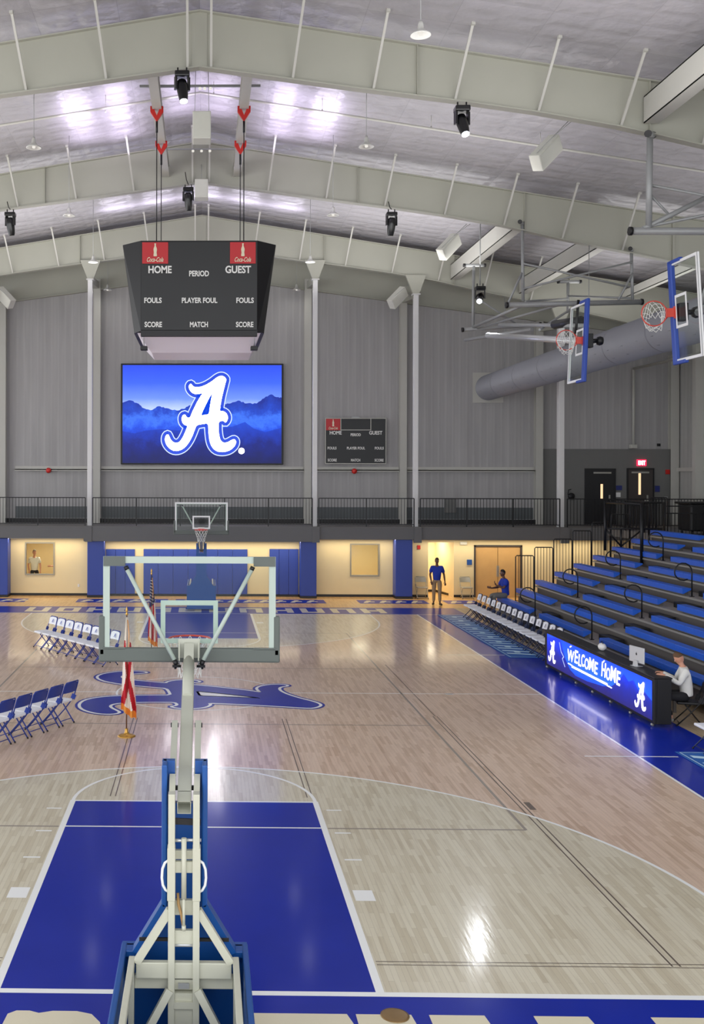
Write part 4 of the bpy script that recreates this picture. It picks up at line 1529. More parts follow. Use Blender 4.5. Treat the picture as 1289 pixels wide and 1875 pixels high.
    for s in (-1, 1):
        bs.bar((s * 0.115, ym, 1.33), (s * 0.385, ym, 0.90), 0.06, 0.06, up=(0, 1, 0))
        bs.bar((s * 0.115, ym - 0.05, 0.70), (s * 0.43, ym - 0.2, 0.18), 0.06, 0.06, up=(0, 1, 0))
        bs.rbox(*sorted((s * 0.45, s * 0.40)), -3.4, ym + 0.05, 0.86, 0.93, 0.006)
        for y in (ym + 0.02, -2.3, -3.37):
            bs.rbox(*sorted((s * 0.455, s * 0.405)), y - 0.03, y + 0.03, 0.12, 0.86, 0.005)
        bs.rbox(*sorted((s * 0.46, s * 0.39)), -3.4, -1.05, 0.12, 0.2, 0.008)
    bs.rbox(-0.39, 0.39, ym - 0.02, ym + 0.04, 0.775, 0.905, 0.008)
    bs.rbox(-0.405, 0.405, ym + 0.05, ym + 0.1, 0.66, 0.77, 0.006)
    bs.box(-0.09, 0.09, ym - 0.02, ym + 0.1, 0.3, 0.66)
    base = B(bs, 'base_frame', 'hoop_white')
    MB().rbox(-0.40, 0.40, -3.35, -2.1, 0.14, 0.5, 0.01).build('ballast_box', 'hoop_white', base, world=False)
    MB().box(-0.045, 0.045, ym - 0.03, ym - 0.02, 0.70, 0.745).build('hinge', 'galv', base, world=False)
    for s in (-1, 1):
        for y in (-1.25, -3.2):
            B(MB().lathe([(0.0, -0.02), (0.055, -0.02), (0.06, -0.01), (0.06, 0.01), (0.055, 0.02), (0.0, 0.02)], (s * 0.34, y, 0.06), 16, axis='x'), 'wheel', 'black_rubber')
    # padding
    p = MB()
    outl = [(-0.53, 0.04), (0.53, 0.04), (0.53, 0.90), (0.42, 0.90), (0.192, 1.27), (0.192, 2.46), (0.085, 2.46), (0.085, 2.10), (-0.085, 2.10), (-0.085, 2.46), (-0.192, 2.46), (-0.192, 1.27), (-0.42, 0.90), (-0.53, 0.90)]
    p.prism(outl, (0, -0.98, 0), UX, (0, 0, 1), 0.07)
    for s in (-1, 1):
        p.rbox(*sorted((s * 0.192, s * 0.145)), -1.19, -0.99, 1.27, 2.46, 0.012)
        p.bar((s * 0.168, -1.12, 1.29), (s * 0.41, -1.12, 0.89), 0.14, 0.05, up=(-s * 0.5, 0, -0.3))
        p.rbox(*sorted((s * 0.535, s * 0.485)), -3.4, -1.0, 0.04, 0.905, 0.012)
        p.rbox(*sorted((s * 0.50, s * 0.40)), -1.16, -1.02, 0.84, 0.90, 0.01)
    B(p, 'padding', 'hoop_pad_blue')
    return t


portable_hoop('large glass basketball hoop seen from behind in the foreground', (-0.01, 0, 0), 0, 'board_frame')
portable_hoop('far basketball hoop with blue padded base, in front of the blue wall pads', (0.03, CL, 0), PI)


def side_hoop(label, x, yc, zc, up_dir, frame_parts, tilt=0.0):
    t = thing('ceiling_basketball_hoop', label, 'basketball hoop', (x, yc, zc))
    ly = Vector((-1, 0, 0))
    lz = Vector((0, up_dir, 0))
    lx = ly.cross(lz)
    m = Matrix.Translation((x, yc, zc)) @ Matrix.Rotation(math.radians(tilt), 4, 'Y') @ Matrix((lx, ly, lz)).transposed().to_4x4()
    board_parts(t, m, 'board_white', 'board_pad_blue', True, 0.05)
    inv = m.to_3x3().inverted()
    net_mesh(m, inv @ Vector((0, 0, -1)), t, True, tangle=0.5)
    # black bracket and motor behind the rim
    yr = yc - 0.40 * up_dir
    MB().rbox(x + 0.03, x + 0.2, yr - 0.1, yr + 0.1, zc - 0.16, zc + 0.16, 0.01).tube((x + 0.15, yr, zc), (x + 0.32, yr, zc), 0.05, 10).lathe([(0.0, -0.09), (0.09, -0.06), (0.11, 0.0), (0.09, 0.06), (0.0, 0.09)], (x + 0.38, yr, zc), 14, axis='x').build('mounting_bracket', 'black_metal', t)
    for nm, mm, segs in frame_parts:
        for p0, p1, r in segs:
            q = MB().tube(p0, p1, r * 1.15, 8).build(nm, mm, t)
            if nm in ('frame_tube', 'pipe_clamp'):
                d = (Vector(p1) - Vector(p0)).normalized() * 0.07
                MB().tube(Vector(p0) - d, p0, r * 1.35, 8).tube(p1, Vector(p1) + d, r * 1.35, 8).build('end_cap', 'black_rubber', q)
    return t


FR2 = []
for p0, p1 in (((10.24, 23.5, 13.0), (10.24, 23.4, 10.5)), ((13.69, 23.5, 12.2), (13.69, 23.4, 10.5)), ((9.6, 27.0, 12.36), (9.58, 27.0, 10.13)), ((12.9, 27.0, 11.78), (12.9, 27.0, 10.7))):
    FR2.append(('drop_post', 'galv', [(p0, p1, 0.045)]))
FR2.append(('frame_tube', 'galv', [((9.76, 23.4, 10.38), (13.95, 23.4, 10.48), 0.075)]))
FR2.append(('frame_tube', 'galv', [((9.25, 27.0, 10.11), (11.9, 27.0, 10.3), 0.06)]))
FR2.append(('pipe_clamp', 'galv', [((9.3, 27.0, 12.38), (9.95, 27.0, 12.38), 0.05), ((12.6, 27.0, 11.8), (13.3, 27.0, 11.8), 0.05), ((10.05, 23.1, 12.95), (10.42, 23.9, 13.05), 0.05), ((13.5, 23.1, 12.1), (13.9, 23.9, 12.2), 0.05)]))
FR2.append(('frame_brace', 'galv', [((10.24, 23.4, 11.7), (13.6, 23.4, 10.95), 0.03), ((10.24, 23.4, 10.9), (13.69, 23.4, 11.75), 0.03), ((9.58, 27, 10.2), (10.4, 23.4, 10.45), 0.045),
                                    ((12.9, 27, 11.2), (10.3, 23.4, 10.5), 0.03), ((12.9, 27, 11.3), (13.6, 23.4, 10.6), 0.03), ((9.6, 27, 11.3), (11.2, 27, 10.25), 0.03), ((10.2, 23.4, 11.4), (9.75, 23.4, 10.4), 0.03),
                                    ((13.7, 23.4, 11.4), (13.2, 23.4, 10.45), 0.03), ((9.7, 27, 10.15), (11.5, 23.4, 10.42), 0.035), ((12.0, 23.4, 10.42), (9.2, 18.5, 8.9), 0.03)]))
FR2.append(('mast_tube', 'galv_light', [((9.12, 23.4, 9.42), (9.2, 14.6, 8.06), 0.075)]))
FR2.append(('mast_tube', 'galv', [((9.5, 23.4, 9.75), (9.35, 15.4, 8.55), 0.05)]))
FR2.append(('mast_tube', 'galv', [((9.3, 27.0, 9.75), (10.4, 23.0, 9.55), 0.05)]))
FR2.append(('winch', 'black_metal', [((9.3, 17.6, 8.9), (9.5, 16.2, 8.8), 0.1), ((9.0, 15.0, 9.1), (8.9, 14.9, 8.3), 0.03)]))
side_hoop('folded-up side basket hanging in front of the big grey air duct', 8.88, 14.75, 8.05, 1, FR2, 2.5)
FR1 = []
FR1.append(('drop_post', 'galv', [((10.25, 14.0, 12.75), (10.23, 14.0, 10.6), 0.065)]))
FR1.append(('drop_post', 'galv', [((13.7, 14.0, 12.1), (13.7, 14.0, 10.6), 0.065)]))
FR1.append(('frame_tube', 'galv', [((9.85, 14.0, 10.50), (14.2, 14.0, 10.48), 0.075)]))
FR1.append(('pipe_clamp', 'galv', [((10.0, 13.5, 12.55), (10.4, 14.2, 12.75), 0.06)]))
FR1.append(('frame_brace', 'galv', [((10.24, 14.0, 11.55), (13.6, 14.0, 10.9), 0.03), ((10.24, 14.0, 11.35), (10.75, 14.0, 10.8), 0.025), ((10.1, 14.0, 10.55), (11.6, 14.0, 11.3), 0.05),
                                    ((10.2, 14.0, 10.6), (13.4, 14.0, 11.25), 0.03)]))
FR1.append(('mast_tube', 'galv_light', [((9.15, 9.3, 7.9), (10.2, 1.5, 9.4), 0.07)]))
FR1.append(('mast_tube', 'galv', [((9.1, 8.8, 8.4), (10.2, 1.5, 9.9), 0.05), ((9.15, 9.3, 7.9), (9.1, 8.8, 8.4), 0.04)]))
FR1.append(('hanger', 'galv', [((10.2, 1.5, 9.4), (10.2, 1.5, 12.9), 0.045)]))
side_hoop('nearer folded-up side basket cut off by the right edge', 8.8, 9.05, 7.93, -1, FR1, -3.5)

# ------------------------------------------------------------------ ceiling lights and speakers
def pendant(x, y, z, label, i):
    t = thing('pendant_light', label, 'light', (x, y, z))
    MB().tube((x, y, z + 0.12), (x, y, DECK(x)), 0.008, 5).build('hanging_rod', 'galv', t)
    MB().lathe([(0.03, 0.26), (0.05, 0.20), (0.06, 0.12), (0.11, 0.07), (0.18, 0.02), (0.185, 0.0), (0.17, 0.0), (0.10, 0.05), (0.0, 0.06)], (x, y, z), 20).build('reflector', 'lamp_rim', t)
    MB().lathe([(0.0, 0.0), (0.03, 0.005), (0.045, 0.03), (0.03, 0.07), (0.0, 0.08)], (x, y, z - 0.01), 12).build('bulb', 'lamp_glow', t)
    light('AREA', 'pendant_lamp', (x, y, z - 0.05), HIGHBAY_W, (1.0, 0.985, 0.95), (x, y, 0), size=0.34)


rows = [('nearest', 8.93), ('second', 15.23), ('third', 21.75), ('fourth', 28.6), ('farthest', 34.3)]
for i, (nm, y) in enumerate(rows):
    for x, sd in ((-4.0, 'left'), (4.01, 'right')):
        pendant(x, y, 12.82, 'round pendant lamp, %s in the %s row of ceiling lamps' % (nm, sd), i)


def moving_head(x, y, z, label, on, aim, yaw_=0.0, hang=0.0):
    """stage light: base, yoke, tapered head with a lens"""
    t = thing('moving_head_light', label, 'stage light', (x, y, z))
    aim = Vector(aim).normalized()
    MB().rbox(x - 0.17, x + 0.17, y - 0.14, y + 0.14, z - 0.13, z, 0.03).box(x - 0.12, x + 0.12, y - 0.142, y - 0.139, z - 0.08, z - 0.05).tube((x - 0.1, y, z), (x - 0.1, y, z + 0.1), 0.02, 6).tube((x + 0.1, y, z), (x + 0.1, y, z + 0.1), 0.02, 6).build('base', 'head_black', t)
    side = aim.cross(Vector((0, 0, 1)))
    if side.length < 0.2:
        side = Vector((1, 0, 0))
    side.normalize()
    c = Vector((x, y, z - 0.36))
    for s in (-1, 1):
        q = c + side * s * 0.155
        MB().bar(q + Vector((0, 0, 0.24)), q + Vector((0, 0, -0.06)), 0.11, 0.045, up=side).build('yoke_arm', 'head_black', t)
    fwd = aim
    p = [c - fwd * 0.20, c - fwd * 0.16, c, c + fwd * 0.22, c + fwd * 0.34, c + fwd * 0.36]
    h = MB().path(p, 0.1, 14, radii=[0.07, 0.115, 0.135, 0.115, 0.095, 0.09]).build('head', 'head_black', t)
    lens = MB().path([c + fwd * 0.35, c + fwd * 0.372], 0.088, 18).build('lens', 'lens_on' if on else 'lens_off', t)
    if hang:
        MB().path([(x, y, z + 0.1), (x - 0.06, y, z + hang * 0.5), (x - 0.1, y, z + hang)], 0.015, 6).build('power_cable', 'black_rubber', t)
    if on:
        light('SPOT', 'stage_beam', c + fwd * 0.42, on, (0.93, 0.96, 1.0), c + fwd * 5, size=0.09, spot=34, blend=0.9)
    return t


moving_head(-0.39, 13.95, 14.14, 'lit black stage light hanging at the ridge of the nearest rafter', 500, (0.10, -0.28, -0.9))
moving_head(5.98, 13.95, 13.33, 'lit black stage light under the nearest rafter on the right', 800, (0.12, -0.45, -0.9))
moving_head(-0.40, 23.3, 14.1, 'unlit black stage light above the centre scoreboard', 0, (0.05, 0.2, -1), hang=0.5)
moving_head(-6.08, 23.3, 13.32, 'unlit black stage light at the left edge of the ceiling', 0, (0.12, 0.2, -1), hang=0.35)
moving_head(6.05, 23.3, 13.30, 'unlit black stage light under the second rafter on the right', 0, (-0.05, 0.2, -1), hang=0.35)
moving_head(9.56, 26.0, 11.45, 'lit black stage light shining at the camera beside the folded side basket', 260, (-0.25, -0.75, -0.5))
MB_ = MB().tube((9.56, 26.0, 11.5), (9.56, 26.0, DECK(9.56)), 0.02, 6)
tag(MB_.build('hanging_pole', 'galv'), 'thin grey pole holding the stage light beside the folded side basket', 'pole')

# uplights glowing on the ridge
t = thing('uplight_bar', 'thin grey bar of lights across the ridge beams behind the nearest rafter', 'light bar', (0, 16.9, 14.75))
MB().box(-1.55, 1.55, 16.88, 16.93, 14.90, 14.96).build('bar', 'galv', t)
for x in (0.0, 0.12, 0.27):
    MB().lathe([(0.0, -0.03), (0.035, -0.02), (0.035, 0.03), (0.0, 0.03)], (x, 16.9, 14.86), 10).build('lamp', 'lamp_glow', t)
for x, ys_ in ((-3.5, (19.3, 20.5, 21.9)), (-2.3, (19.0, 20.7, 22.2)), (-0.5, (19.2, 20.8)), (0.5, (19.3, 20.9)), (2.3, (19.1, 20.7, 22.1)), (3.5, (19.3, 20.6, 21.8))):
    for y in ys_:
        light('AREA', 'ridge_uplight', (x, y, DECK(x) - 0.55), GLOW_W * (0.13 if abs(x) > 1 else 0.10), (0.86, 0.76, 1.0), (x * 1.02, y, 17), size=1.1, size_y=0.7)
for x in (-3.2, -1.6, 0, 1.6, 3.2):
    light('AREA', 'ridge_uplight', (x, 30.6, DECK(x) - 0.5), GLOW_W * 0.16, (0.88, 0.82, 1.0), (x, 30.6, 17), size=1.1, size_y=0.25)
for y in (0.0, 9.5, 18.9, 28.2):  # added fill without fixtures: unseen area lights brighten the roof lining by bay
    k_ = 1.5 if y > 20 else 0.85
    for x in (-6.5, 6.5):
        light('AREA', 'bay_fill_light', (x, y, 12.2), BAY_FILL_W * k_, (1.0, 0.985, 0.97), (x, y, 16), size=7.0, size_y=6.0)
    light('AREA', 'bay_fill_light', (15.5, y, 10.6), BAY_FILL_W * 0.6 * k_, (1.0, 0.985, 0.97), (15.5, y, 14), size=4.5, size_y=6.0)
t = thing('uplight_bar', 'thin grey bar of three small lights under the second rafter ridge', 'light bar', (0, 22.9, 15.2))
MB().box(-1.5, 1.5, 22.88, 22.92, 15.18, 15.22).build('bar', 'galv', t)
for x in (-0.25, 0.02, 0.28):
    MB().lathe([(0.0, -0.03), (0.04, -0.02), (0.04, 0.03), (0.0, 0.03)], (x, 22.9, 15.14), 10).build('lamp', 'lamp_glow', t)


def wall_speaker(label, c, w, d, h, rot, wires):
    t = thing('speaker', label, 'speaker', c)
    R = Matrix.Translation(c) @ rot
    b = MB().rbox(-w / 2, w / 2, -d / 2, d / 2, -h / 2, h / 2, 0.02)
    xf(b, R).build('cabinet', 'speaker_white', t)
    b = MB().box(-w / 2 + 0.03, w / 2 - 0.03, -d / 2 - 0.006, -d / 2 - 0.001, -h / 2 + 0.03, h / 2 - 0.03)
    xf(b, R).build('grille', 'speaker_white', t)
    for a, e in wires:
        MB().tube(R @ Vector(a), e, 0.008, 5).build('hanging_wire', 'galv', t)
    return t


E3 = lambda a, b, c: Matrix.Rotation(math.radians(c), 4, 'Z') @ Matrix.Rotation(math.radians(b), 4, 'Y') @ Matrix.Rotation(math.radians(a), 4, 'X')
wall_speaker('white speaker box hanging high in the middle above the scoreboard', (0.05, 16.5, 13.72), 0.46, 0.4, 0.72, E3(-6, 0, 0), [((-0.18, 0, 0.3), (-0.1, 16.8, 15.9)), ((0.18, 0, 0.3), (0.2, 16.8, 15.9))])
wall_speaker('second white speaker box at the ridge, under the second rafter', (0.02, 23.2, 14.0), 0.42, 0.35, 0.6, E3(-6, 0, 0), [((0, 0, 0.3), (0.02, 23.5, 14.9))])
for lb, c, mir, top in (('largest tilted white speaker box under the right roof slope', (8.55, 16.0, 12.91), 1, (9.1, 15.6, 13.7)), ('middle tilted white speaker box under the right roof slope', (8.38, 25.5, 12.70), 1, (8.9, 25.2, 13.4)),
                        ('farthest tilted white speaker box, left of the tall right column', (8.03, 33.0, 12.28), 1, (8.5, 32.9, 12.85)), ('tilted white speaker box at the left edge near the far wall', (-8.1, 33.0, 12.29), -1, (-8.6, 32.9, 12.85))):
    wall_speaker(lb, c, 0.95, 0.30, 0.44, Matrix.Rotation(math.radians(30 * mir), 4, 'Z') @ Matrix.Rotation(math.radians(-42 * mir), 4, 'Y') @ Matrix.Rotation(math.radians(16), 4, 'X'), [((-0.44 * mir, 0, 0.2), top), ((0.3 * mir, 0, 0.2), (top[0] + 0.12 * mir, top[1], top[2]))])

# round duct
t = thing('air_duct', 'big round grey air duct running along the right side from the far wall', 'duct', (12.37, 20, 8.8))
DR = 0.55
b = MB()
for i, (y0, y1) in enumerate(zip(range(0, 36, 3), range(3, 37, 3))):
    y1 = min(y1, YW - 0.001)
    b.lathe([(DR, y0), (DR, y1 - 0.05), (DR + 0.012, y1 - 0.05), (DR + 0.012, y1)], (12.37, 0, 8.8), 32, axis='y')
b.build('duct_body', 'duct_metal', t)
b = MB()
for y in range(1, 35, 1):
    for a in (200, 230, 310, 340):
        b.lathe([(0.0, -0.01), (0.035, -0.01), (0.035, 0.0)], (12.37 + (DR + 0.004) * math.cos(math.radians(a)), y + 0.3 * (a % 3), 8.8 + (DR + 0.004) * math.sin(math.radians(a))), 8)
b.build('duct_nozzle', 'duct_metal', t)
MB().box(11.72, 13.02, YW - 0.06, YW - 0.001, 8.15, 9.45).build('wall_plate', 'steel_paint', t)
for y in (4.85, 14.2, 23.55, 32.9):
    MB().tube((12.37, y, 8.8 + DR), (12.37, y, Z_BOT(12.37)), 0.012, 6).build('hanger_rod', 'galv', t)
t = thing('pipe', 'white vertical pipe on the far wall above the exit sign', 'pipe', (18.55, 35.2, 9))
MB().tube((18.55, 35.2, 6.3), (18.55, 35.2, 9.6), 0.06, 8).rbox(18.42, 18.68, 35.1, YW - 0.03, 6.19, 6.35, 0.01).build('riser', 'steel_paint', t)
MB().tube((18.55, 35.2, 9.6), (20.2, 10.0, 9.78), 0.06, 8).build('long_run', 'steel_paint', t)

# ------------------------------------------------------------------ bleachers
bl = thing('bleachers', 'blue bench bleachers with grey decks along the right side', 'bleachers', (10, 15, 0))
X1, RUN, Z1B, RISE, NR = 9.64, 0.66, 0.49, 0.29, 10
YE = 26.5
SEC = [(22.95, YE), (18.25, 21.95), (4.0, 17.1)]
YN = lambda k: 17.4 if k == 0 else 4.0
AIS = [(21.95, 22.95), (17.1, 18.25)]
for k in range(NR):
    x, z = X1 + RUN * k, Z1B + RISE * k
    dk = MB()
    zd = z - 0.20
    dk.box(x + (0.34 if k == 0 else 0.02), x + RUN + 0.1, YN(k), YE, zd - 0.04, zd)
    d = dk.build('deck_row', 'deck_grey', bl)
    MB().box(x + (0.32 if k == 0 else 0), x + (0.34 if k == 0 else 0.02), YN(k), YE, zd - 0.045, zd + 0.004).build('deck_nosing', 'alu', d)
    MB().box(x + (0.38 if k == 0 else 0.08), x + (0.4 if k == 0 else 0.1), YN(k), YE, max(0.0, zd - 0.04 - RISE), zd - 0.04).build('riser_panel', 'riser_dark', d)
    for y0, y1 in SEC[:0 if k == 0 else 3]:
        L_ = y1 - y0
        n = max(1, round(L_ / 0.46))
        s = MB()
        for i in range(n):
            a, c = y0 + L_ * i / n, y0 + L_ * (i + 1) / n
            s.rbox(x + 0.0, x + 0.25, a + 0.001, c - 0.001, z - 0.035, z, 0.01)
            s.box(x + 0.004, x + 0.03, a + 0.001, c - 0.001, z - 0.15, z - 0.03)
            s.box(x + 0.0, x + 0.036, a + 0.001, c - 0.001, z - 0.10, z - 0.085)
        for yy in (y0, y1):
            s.add([(x + 0.004, yy, z - 0.15), (x + 0.03, yy, z - 0.15), (x + 0.24, yy, z - 0.04), (x + 0.24, yy, z), (x + 0.004, yy, z)], [(0, 1, 2, 3, 4)])
        s.build('bench_seat', 'bench_blue', bl)
        MB().box(x + 0.1, x + 0.2, y0 + 0.1, y1 - 0.1, zd + 0.0, z - 0.036).build('seat_support', 'riser_dark', bl)
    if k < NR - 1:
        for y0, y1 in AIS[:1 if k == 0 else 2]:
            MB().rbox(x + RUN - 0.28, x + RUN + 0.0, y0 + 0.04, y1 - 0.1, zd, zd + 0.145, 0.01).build('aisle_step', 'black_paint', bl)
# handrails in the aisles: a post with a loop leaning down the steps
for yy in (22.82, 18.05):
    for k in (1, 3, 5, 7):
        x, z = X1 + RUN * k + 0.16, Z1B + RISE * k - 0.2
        pts = [(x, yy, z), (x, yy, z + 0.62)]
        for i in range(13):
            a = math.radians(0 + 300 * i / 12)
            pts.append((x - 0.23 + 0.23 * math.cos(a), yy, z + 0.66 + 0.23 * math.sin(a)))
        b = MB().path(pts, 0.019, 8)
        b.box(x - 0.05, x + 0.05, yy - 0.05, yy + 0.05, z, z + 0.015)
        b.build('handrail', 'black_metal', bl)
# guard panels stepping up the far end
for k in range(2, NR):
    x0, z0 = X1 + RUN * k, Z1B + RISE * k
    zt = z0 + 1.12
    y = YE + 0.12
    b = MB().path([(x0 + 0.02, y, max(0.1, z0 - 0.6)), (x0 + 0.02, y, zt - 0.04), (x0 + 0.06, y, zt), (x0 + RUN - 0.05, y, zt), (x0 + RUN - 0.01, y, zt - 0.04), (x0 + RUN - 0.01, y, max(0.1, z0 - 0.6))], 0.019, 8)
    for i in range(1, 6):
        x = x0 + 0.02 + (RUN - 0.03) * i / 6
        b.tube((x, y, z0 - 0.45), (x, y, zt), 0.009, 6)
    b.tube((x0, y, z0 - 0.45), (x0 + RUN, y, z0 - 0.45), 0.012, 6)
    b.build('end_guard', 'black_metal', bl)
b = MB()
for y in (YE - 0.05, 20, 12, 4.1):
    for k in range(NR):
        x, z = X1 + RUN * k + 0.3, Z1B + RISE * k - 0.24
        b.box(x - 0.03, x + 0.03, y - 0.03, y + 0.03, 0, z)
b.build('under_frame', 'riser_dark', bl)
# side walkway above the bleachers
w = MB().box(16.3, XR, 4.0, YB - 0.03, 2.60, ZB)
struct('floor_walkway', w, 'fascia_grey', 'side walkway level with the balcony behind the bleachers', 'walkway')
t = thing('landing_rail', 'black railing where the balcony meets the top of the bleachers', 'railing', (16.3, 29, ZB))
for y in (26.9, 28.6, 30.3, 31.9):
    MB().box(16.22, 16.27, y - 0.025, y + 0.025, ZB, ZB + 1.15).build('post', 'black_metal', t)
b = MB()
for z in (1.12, 0.12):
    b.box(16.22, 16.27, 26.9, 31.9, ZB + z, ZB + z + 0.04)
b.box(16.3, 17.6, 26.85, 26.89, ZB + 1.0, ZB + 1.04).box(16.3, 17.6, 26.85, 26.89, ZB + 0.75, ZB + 0.79).box(17.57, 17.61, 26.85, 26.89, ZB, ZB + 1.04)
b.build('rail', 'black_metal', t)
b = MB()
for i in range(38):
    y = 27.0 + i * 0.13
    b.box(16.238, 16.252, y, y + 0.014, ZB + 0.14, ZB + 1.12)
for i in range(9):
    b.box(16.45 + i * 0.13, 16.464 + i * 0.13, 26.863, 26.877, ZB + 0.05, ZB + 0.75)
b.build('baluster_infill', 'black_metal', t)
t = bl
b = MB()
for p0, p1, r in (((14.25, 24.0, 2.12), (14.25, 24.0, 4.1), 0.055), ((13.95, 26.3, 2.4), (13.95, 26.3, 4.1), 0.05), ((15.2, 26.3, 2.9), (15.2, 26.3, 4.0), 0.035)):
    MB().tube(p0, p1, r, 8).build('guard_post', 'black_metal', t)
b = MB()
for p0, p1, r in (((14.25, 24.0, 4.05), (13.95, 26.3, 4.05), 0.03), ((13.95, 26.3, 3.15), (14.5, 26.3, 2.55), 0.03), ((14.5, 26.3, 2.55), (15.2, 26.3, 3.1), 0.03), ((13.95, 26.3, 4.05), (15.9, 26.3, 4.05), 0.025), ((13.95, 26.3, 3.15), (15.9, 26.3, 3.15), 0.03), ((14.5, 26.3, 2.5), (14.5, 26.3, 3.15), 0.04)):
    b.tube(p0, p1, r, 8)
for i in range(13):
    b.tube((14.05 + i * 0.14, 26.3, 3.15), (14.05 + i * 0.14, 26.3, 4.05), 0.009, 5)
b.build('guard_brace', 'black_metal', t)
t = thing('covered_cart', 'tall black covered cart on the walkway at the right edge', 'cart', (17.8, 27.5, ZB))
MB().rbox(17.3, 18.5, 27.2, 28.2, ZB + 0.12, ZB + 1.12, 0.06).build('cover', 'black_paint', t)
MB().rbox(17.2, 18.6, 27.1, 28.3, ZB + 1.08, ZB + 1.16, 0.03).build('lid', 'black_paint', t)
for x in (17.4, 18.4):
    for y in (27.3, 28.1):
        MB().lathe([(0.0, -0.02), (0.06, -0.02), (0.06, 0.02), (0.0, 0.02)], (x, y, ZB + 0.06), 12, axis='x').build('wheel', 'black_rubber', t)

# ------------------------------------------------------------------ floor mats
def floor_mat(label, x0, x1, y0, y1, word):
    t = thing('floor_mat', label, 'mat', ((x0 + x1) / 2, (y0 + y1) / 2, 0.004))
    MB().rbox(x0, x1, y0, y1, 0.005, 0.014, 0.003).build('mat_body', 'mat_blue', t)
    b = MB()
    for a, c, e, f in ((x0 + 0.05, x1 - 0.05, y0 + 0.05, y0 + 0.07), (x0 + 0.05, x1 - 0.05, y1 - 0.07, y1 - 0.05), (x0 + 0.05, x0 + 0.07, y0 + 0.05, y1 - 0.05), (x1 - 0.07, x1 - 0.05, y0 + 0.05, y1 - 0.05)):
        b.prism(rect(a, c, e, f), (0, 0, 0.0155 if c - a > f - e else 0.0160), UX, UY, 0)
    y = y1 - 0.25
    k = 0
    while y > y0 + 0.6:
        # slanted block strokes of the mat's lettering
        b.prism([(x0 + 0.14, y - 0.16), (x0 + 0.14, y), (x1 - 0.14, y - 0.24), (x1 - 0.14, y - 0.40)], (0, 0, 0.0155), UX, UY, 0)
        if k % 2 == 0:
            b.prism([(x0 + 0.4, y - 0.45), (x0 + 0.4, y - 0.15), (x0 + 0.55, y - 0.2), (x0 + 0.55, y - 0.5)], (0, 0, 0.0166), UX, UY, 0)
        y -= 0.46
        k += 1
    b.build('lettering', 'mat_stripe', t, fix=False)
    return t


floor_mat('long blue floor mat under the row of bench chairs', 8.42, 9.42, 18.55, 27.4, '')
floor_mat('blue floor mat with a pale curved mark at the right edge', 8.52, 9.50, 1.6, 8.8, '')

# ------------------------------------------------------------------ folding chairs
def folding_chair(frame_m, seat_m, back_m, emblem_m=None, back_rear=None):
    t = thing('folding_chair', '', 'chair')
    B = lambda mb, n, m, p=t: mb.build(n, m, p, world=False)
    s_ = MB().rbox(-0.205, 0.205, -0.235, 0.18, 0.425, 0.475, 0.018)
    B(s_, 'seat', seat_m)
    # back: slightly curved panel, pale front and coloured rear
    b = MB()
    n = 8
    for i in range(n):
        a0, a1 = -0.205 + 0.41 * i / n, -0.205 + 0.41 * (i + 1) / n
        y = lambda q, z: 0.235 + 0.05 * (1 - (q / 0.205) ** 2) * 0.6 + (z - 0.62) * 0.25
        top = lambda q: 0.845 - 0.03 * (q / 0.205) ** 4
        v = [(a0, y(a0, 0.64), 0.64), (a1, y(a1, 0.64), 0.64), (a1, y(a1, top(a1)), top(a1)), (a0, y(a0, top(a0)), top(a0))]
        b.add(v, [(0, 1, 2, 3)], 0)
        v2 = [(p[0], p[1] + 0.018, p[2]) for p in v]
        b.add(v2, [(3, 2, 1, 0)], 1)
        b.add([v[3], v[2], v2[2], v2[3]], [(0, 1, 2, 3)], 1)
        b.add([v[1], v[0], v2[0], v2[1]], [(0, 1, 2, 3)], 1)
    bk = b.build('backrest', [back_m, back_rear or frame_m], t, world=False, fix=False)
    if emblem_m:
        e = MB()
        sc = 1117.0 / 0.11
        e.prism(A_poly(A_OUT[::2], sc), (0, 0.262, 0.745), (1, 0, 0), (0, 0.24, 0.97), 0.002)
        e.build('emblem', emblem_m, bk, world=False)
    for s in (-1, 1):
        x = s * 0.215
        l = MB().path([(x * 0.86, 0.325, 0.855), (x, 0.30, 0.80), (x, 0.20, 0.50), (x, -0.02, 0.24), (x, -0.235, 0.02)], 0.0125, 8)
        l.tube((x, -0.232, 0.03), (x, -0.245, 0.0), 0.017, 8, mi=1)
        B(l, 'leg', [frame_m, 'black_rubber'])
        x = s * 0.185
        l = MB().path([(x, -0.10, 0.44), (x, 0.02, 0.28), (x, 0.225, 0.02)], 0.0125, 8)
        l.tube((x, 0.223, 0.03), (x, 0.235, 0.0), 0.017, 8, mi=1)
        B(l, 'leg', [frame_m, 'black_rubber'])
    B(MB().tube((-0.185, 0.325, 0.855), (0.185, 0.325, 0.855), 0.0125, 8), 'top_tube', frame_m)
    B(MB().tube((-0.215, -0.20, 0.06), (0.215, -0.20, 0.06), 0.008, 6), 'crossbar', frame_m)
    B(MB().tube((-0.185, 0.17, 0.09), (0.185, 0.17, 0.09), 0.008, 6), 'crossbar', frame_m)
    for s in (-1, 1):
        B(MB().bar((s * 0.205, 0.18, 0.47), (s * 0.215, 0.22, 0.56), 0.01, 0.09), 'hinge_plate', frame_m)
    return t


_chairs = {}


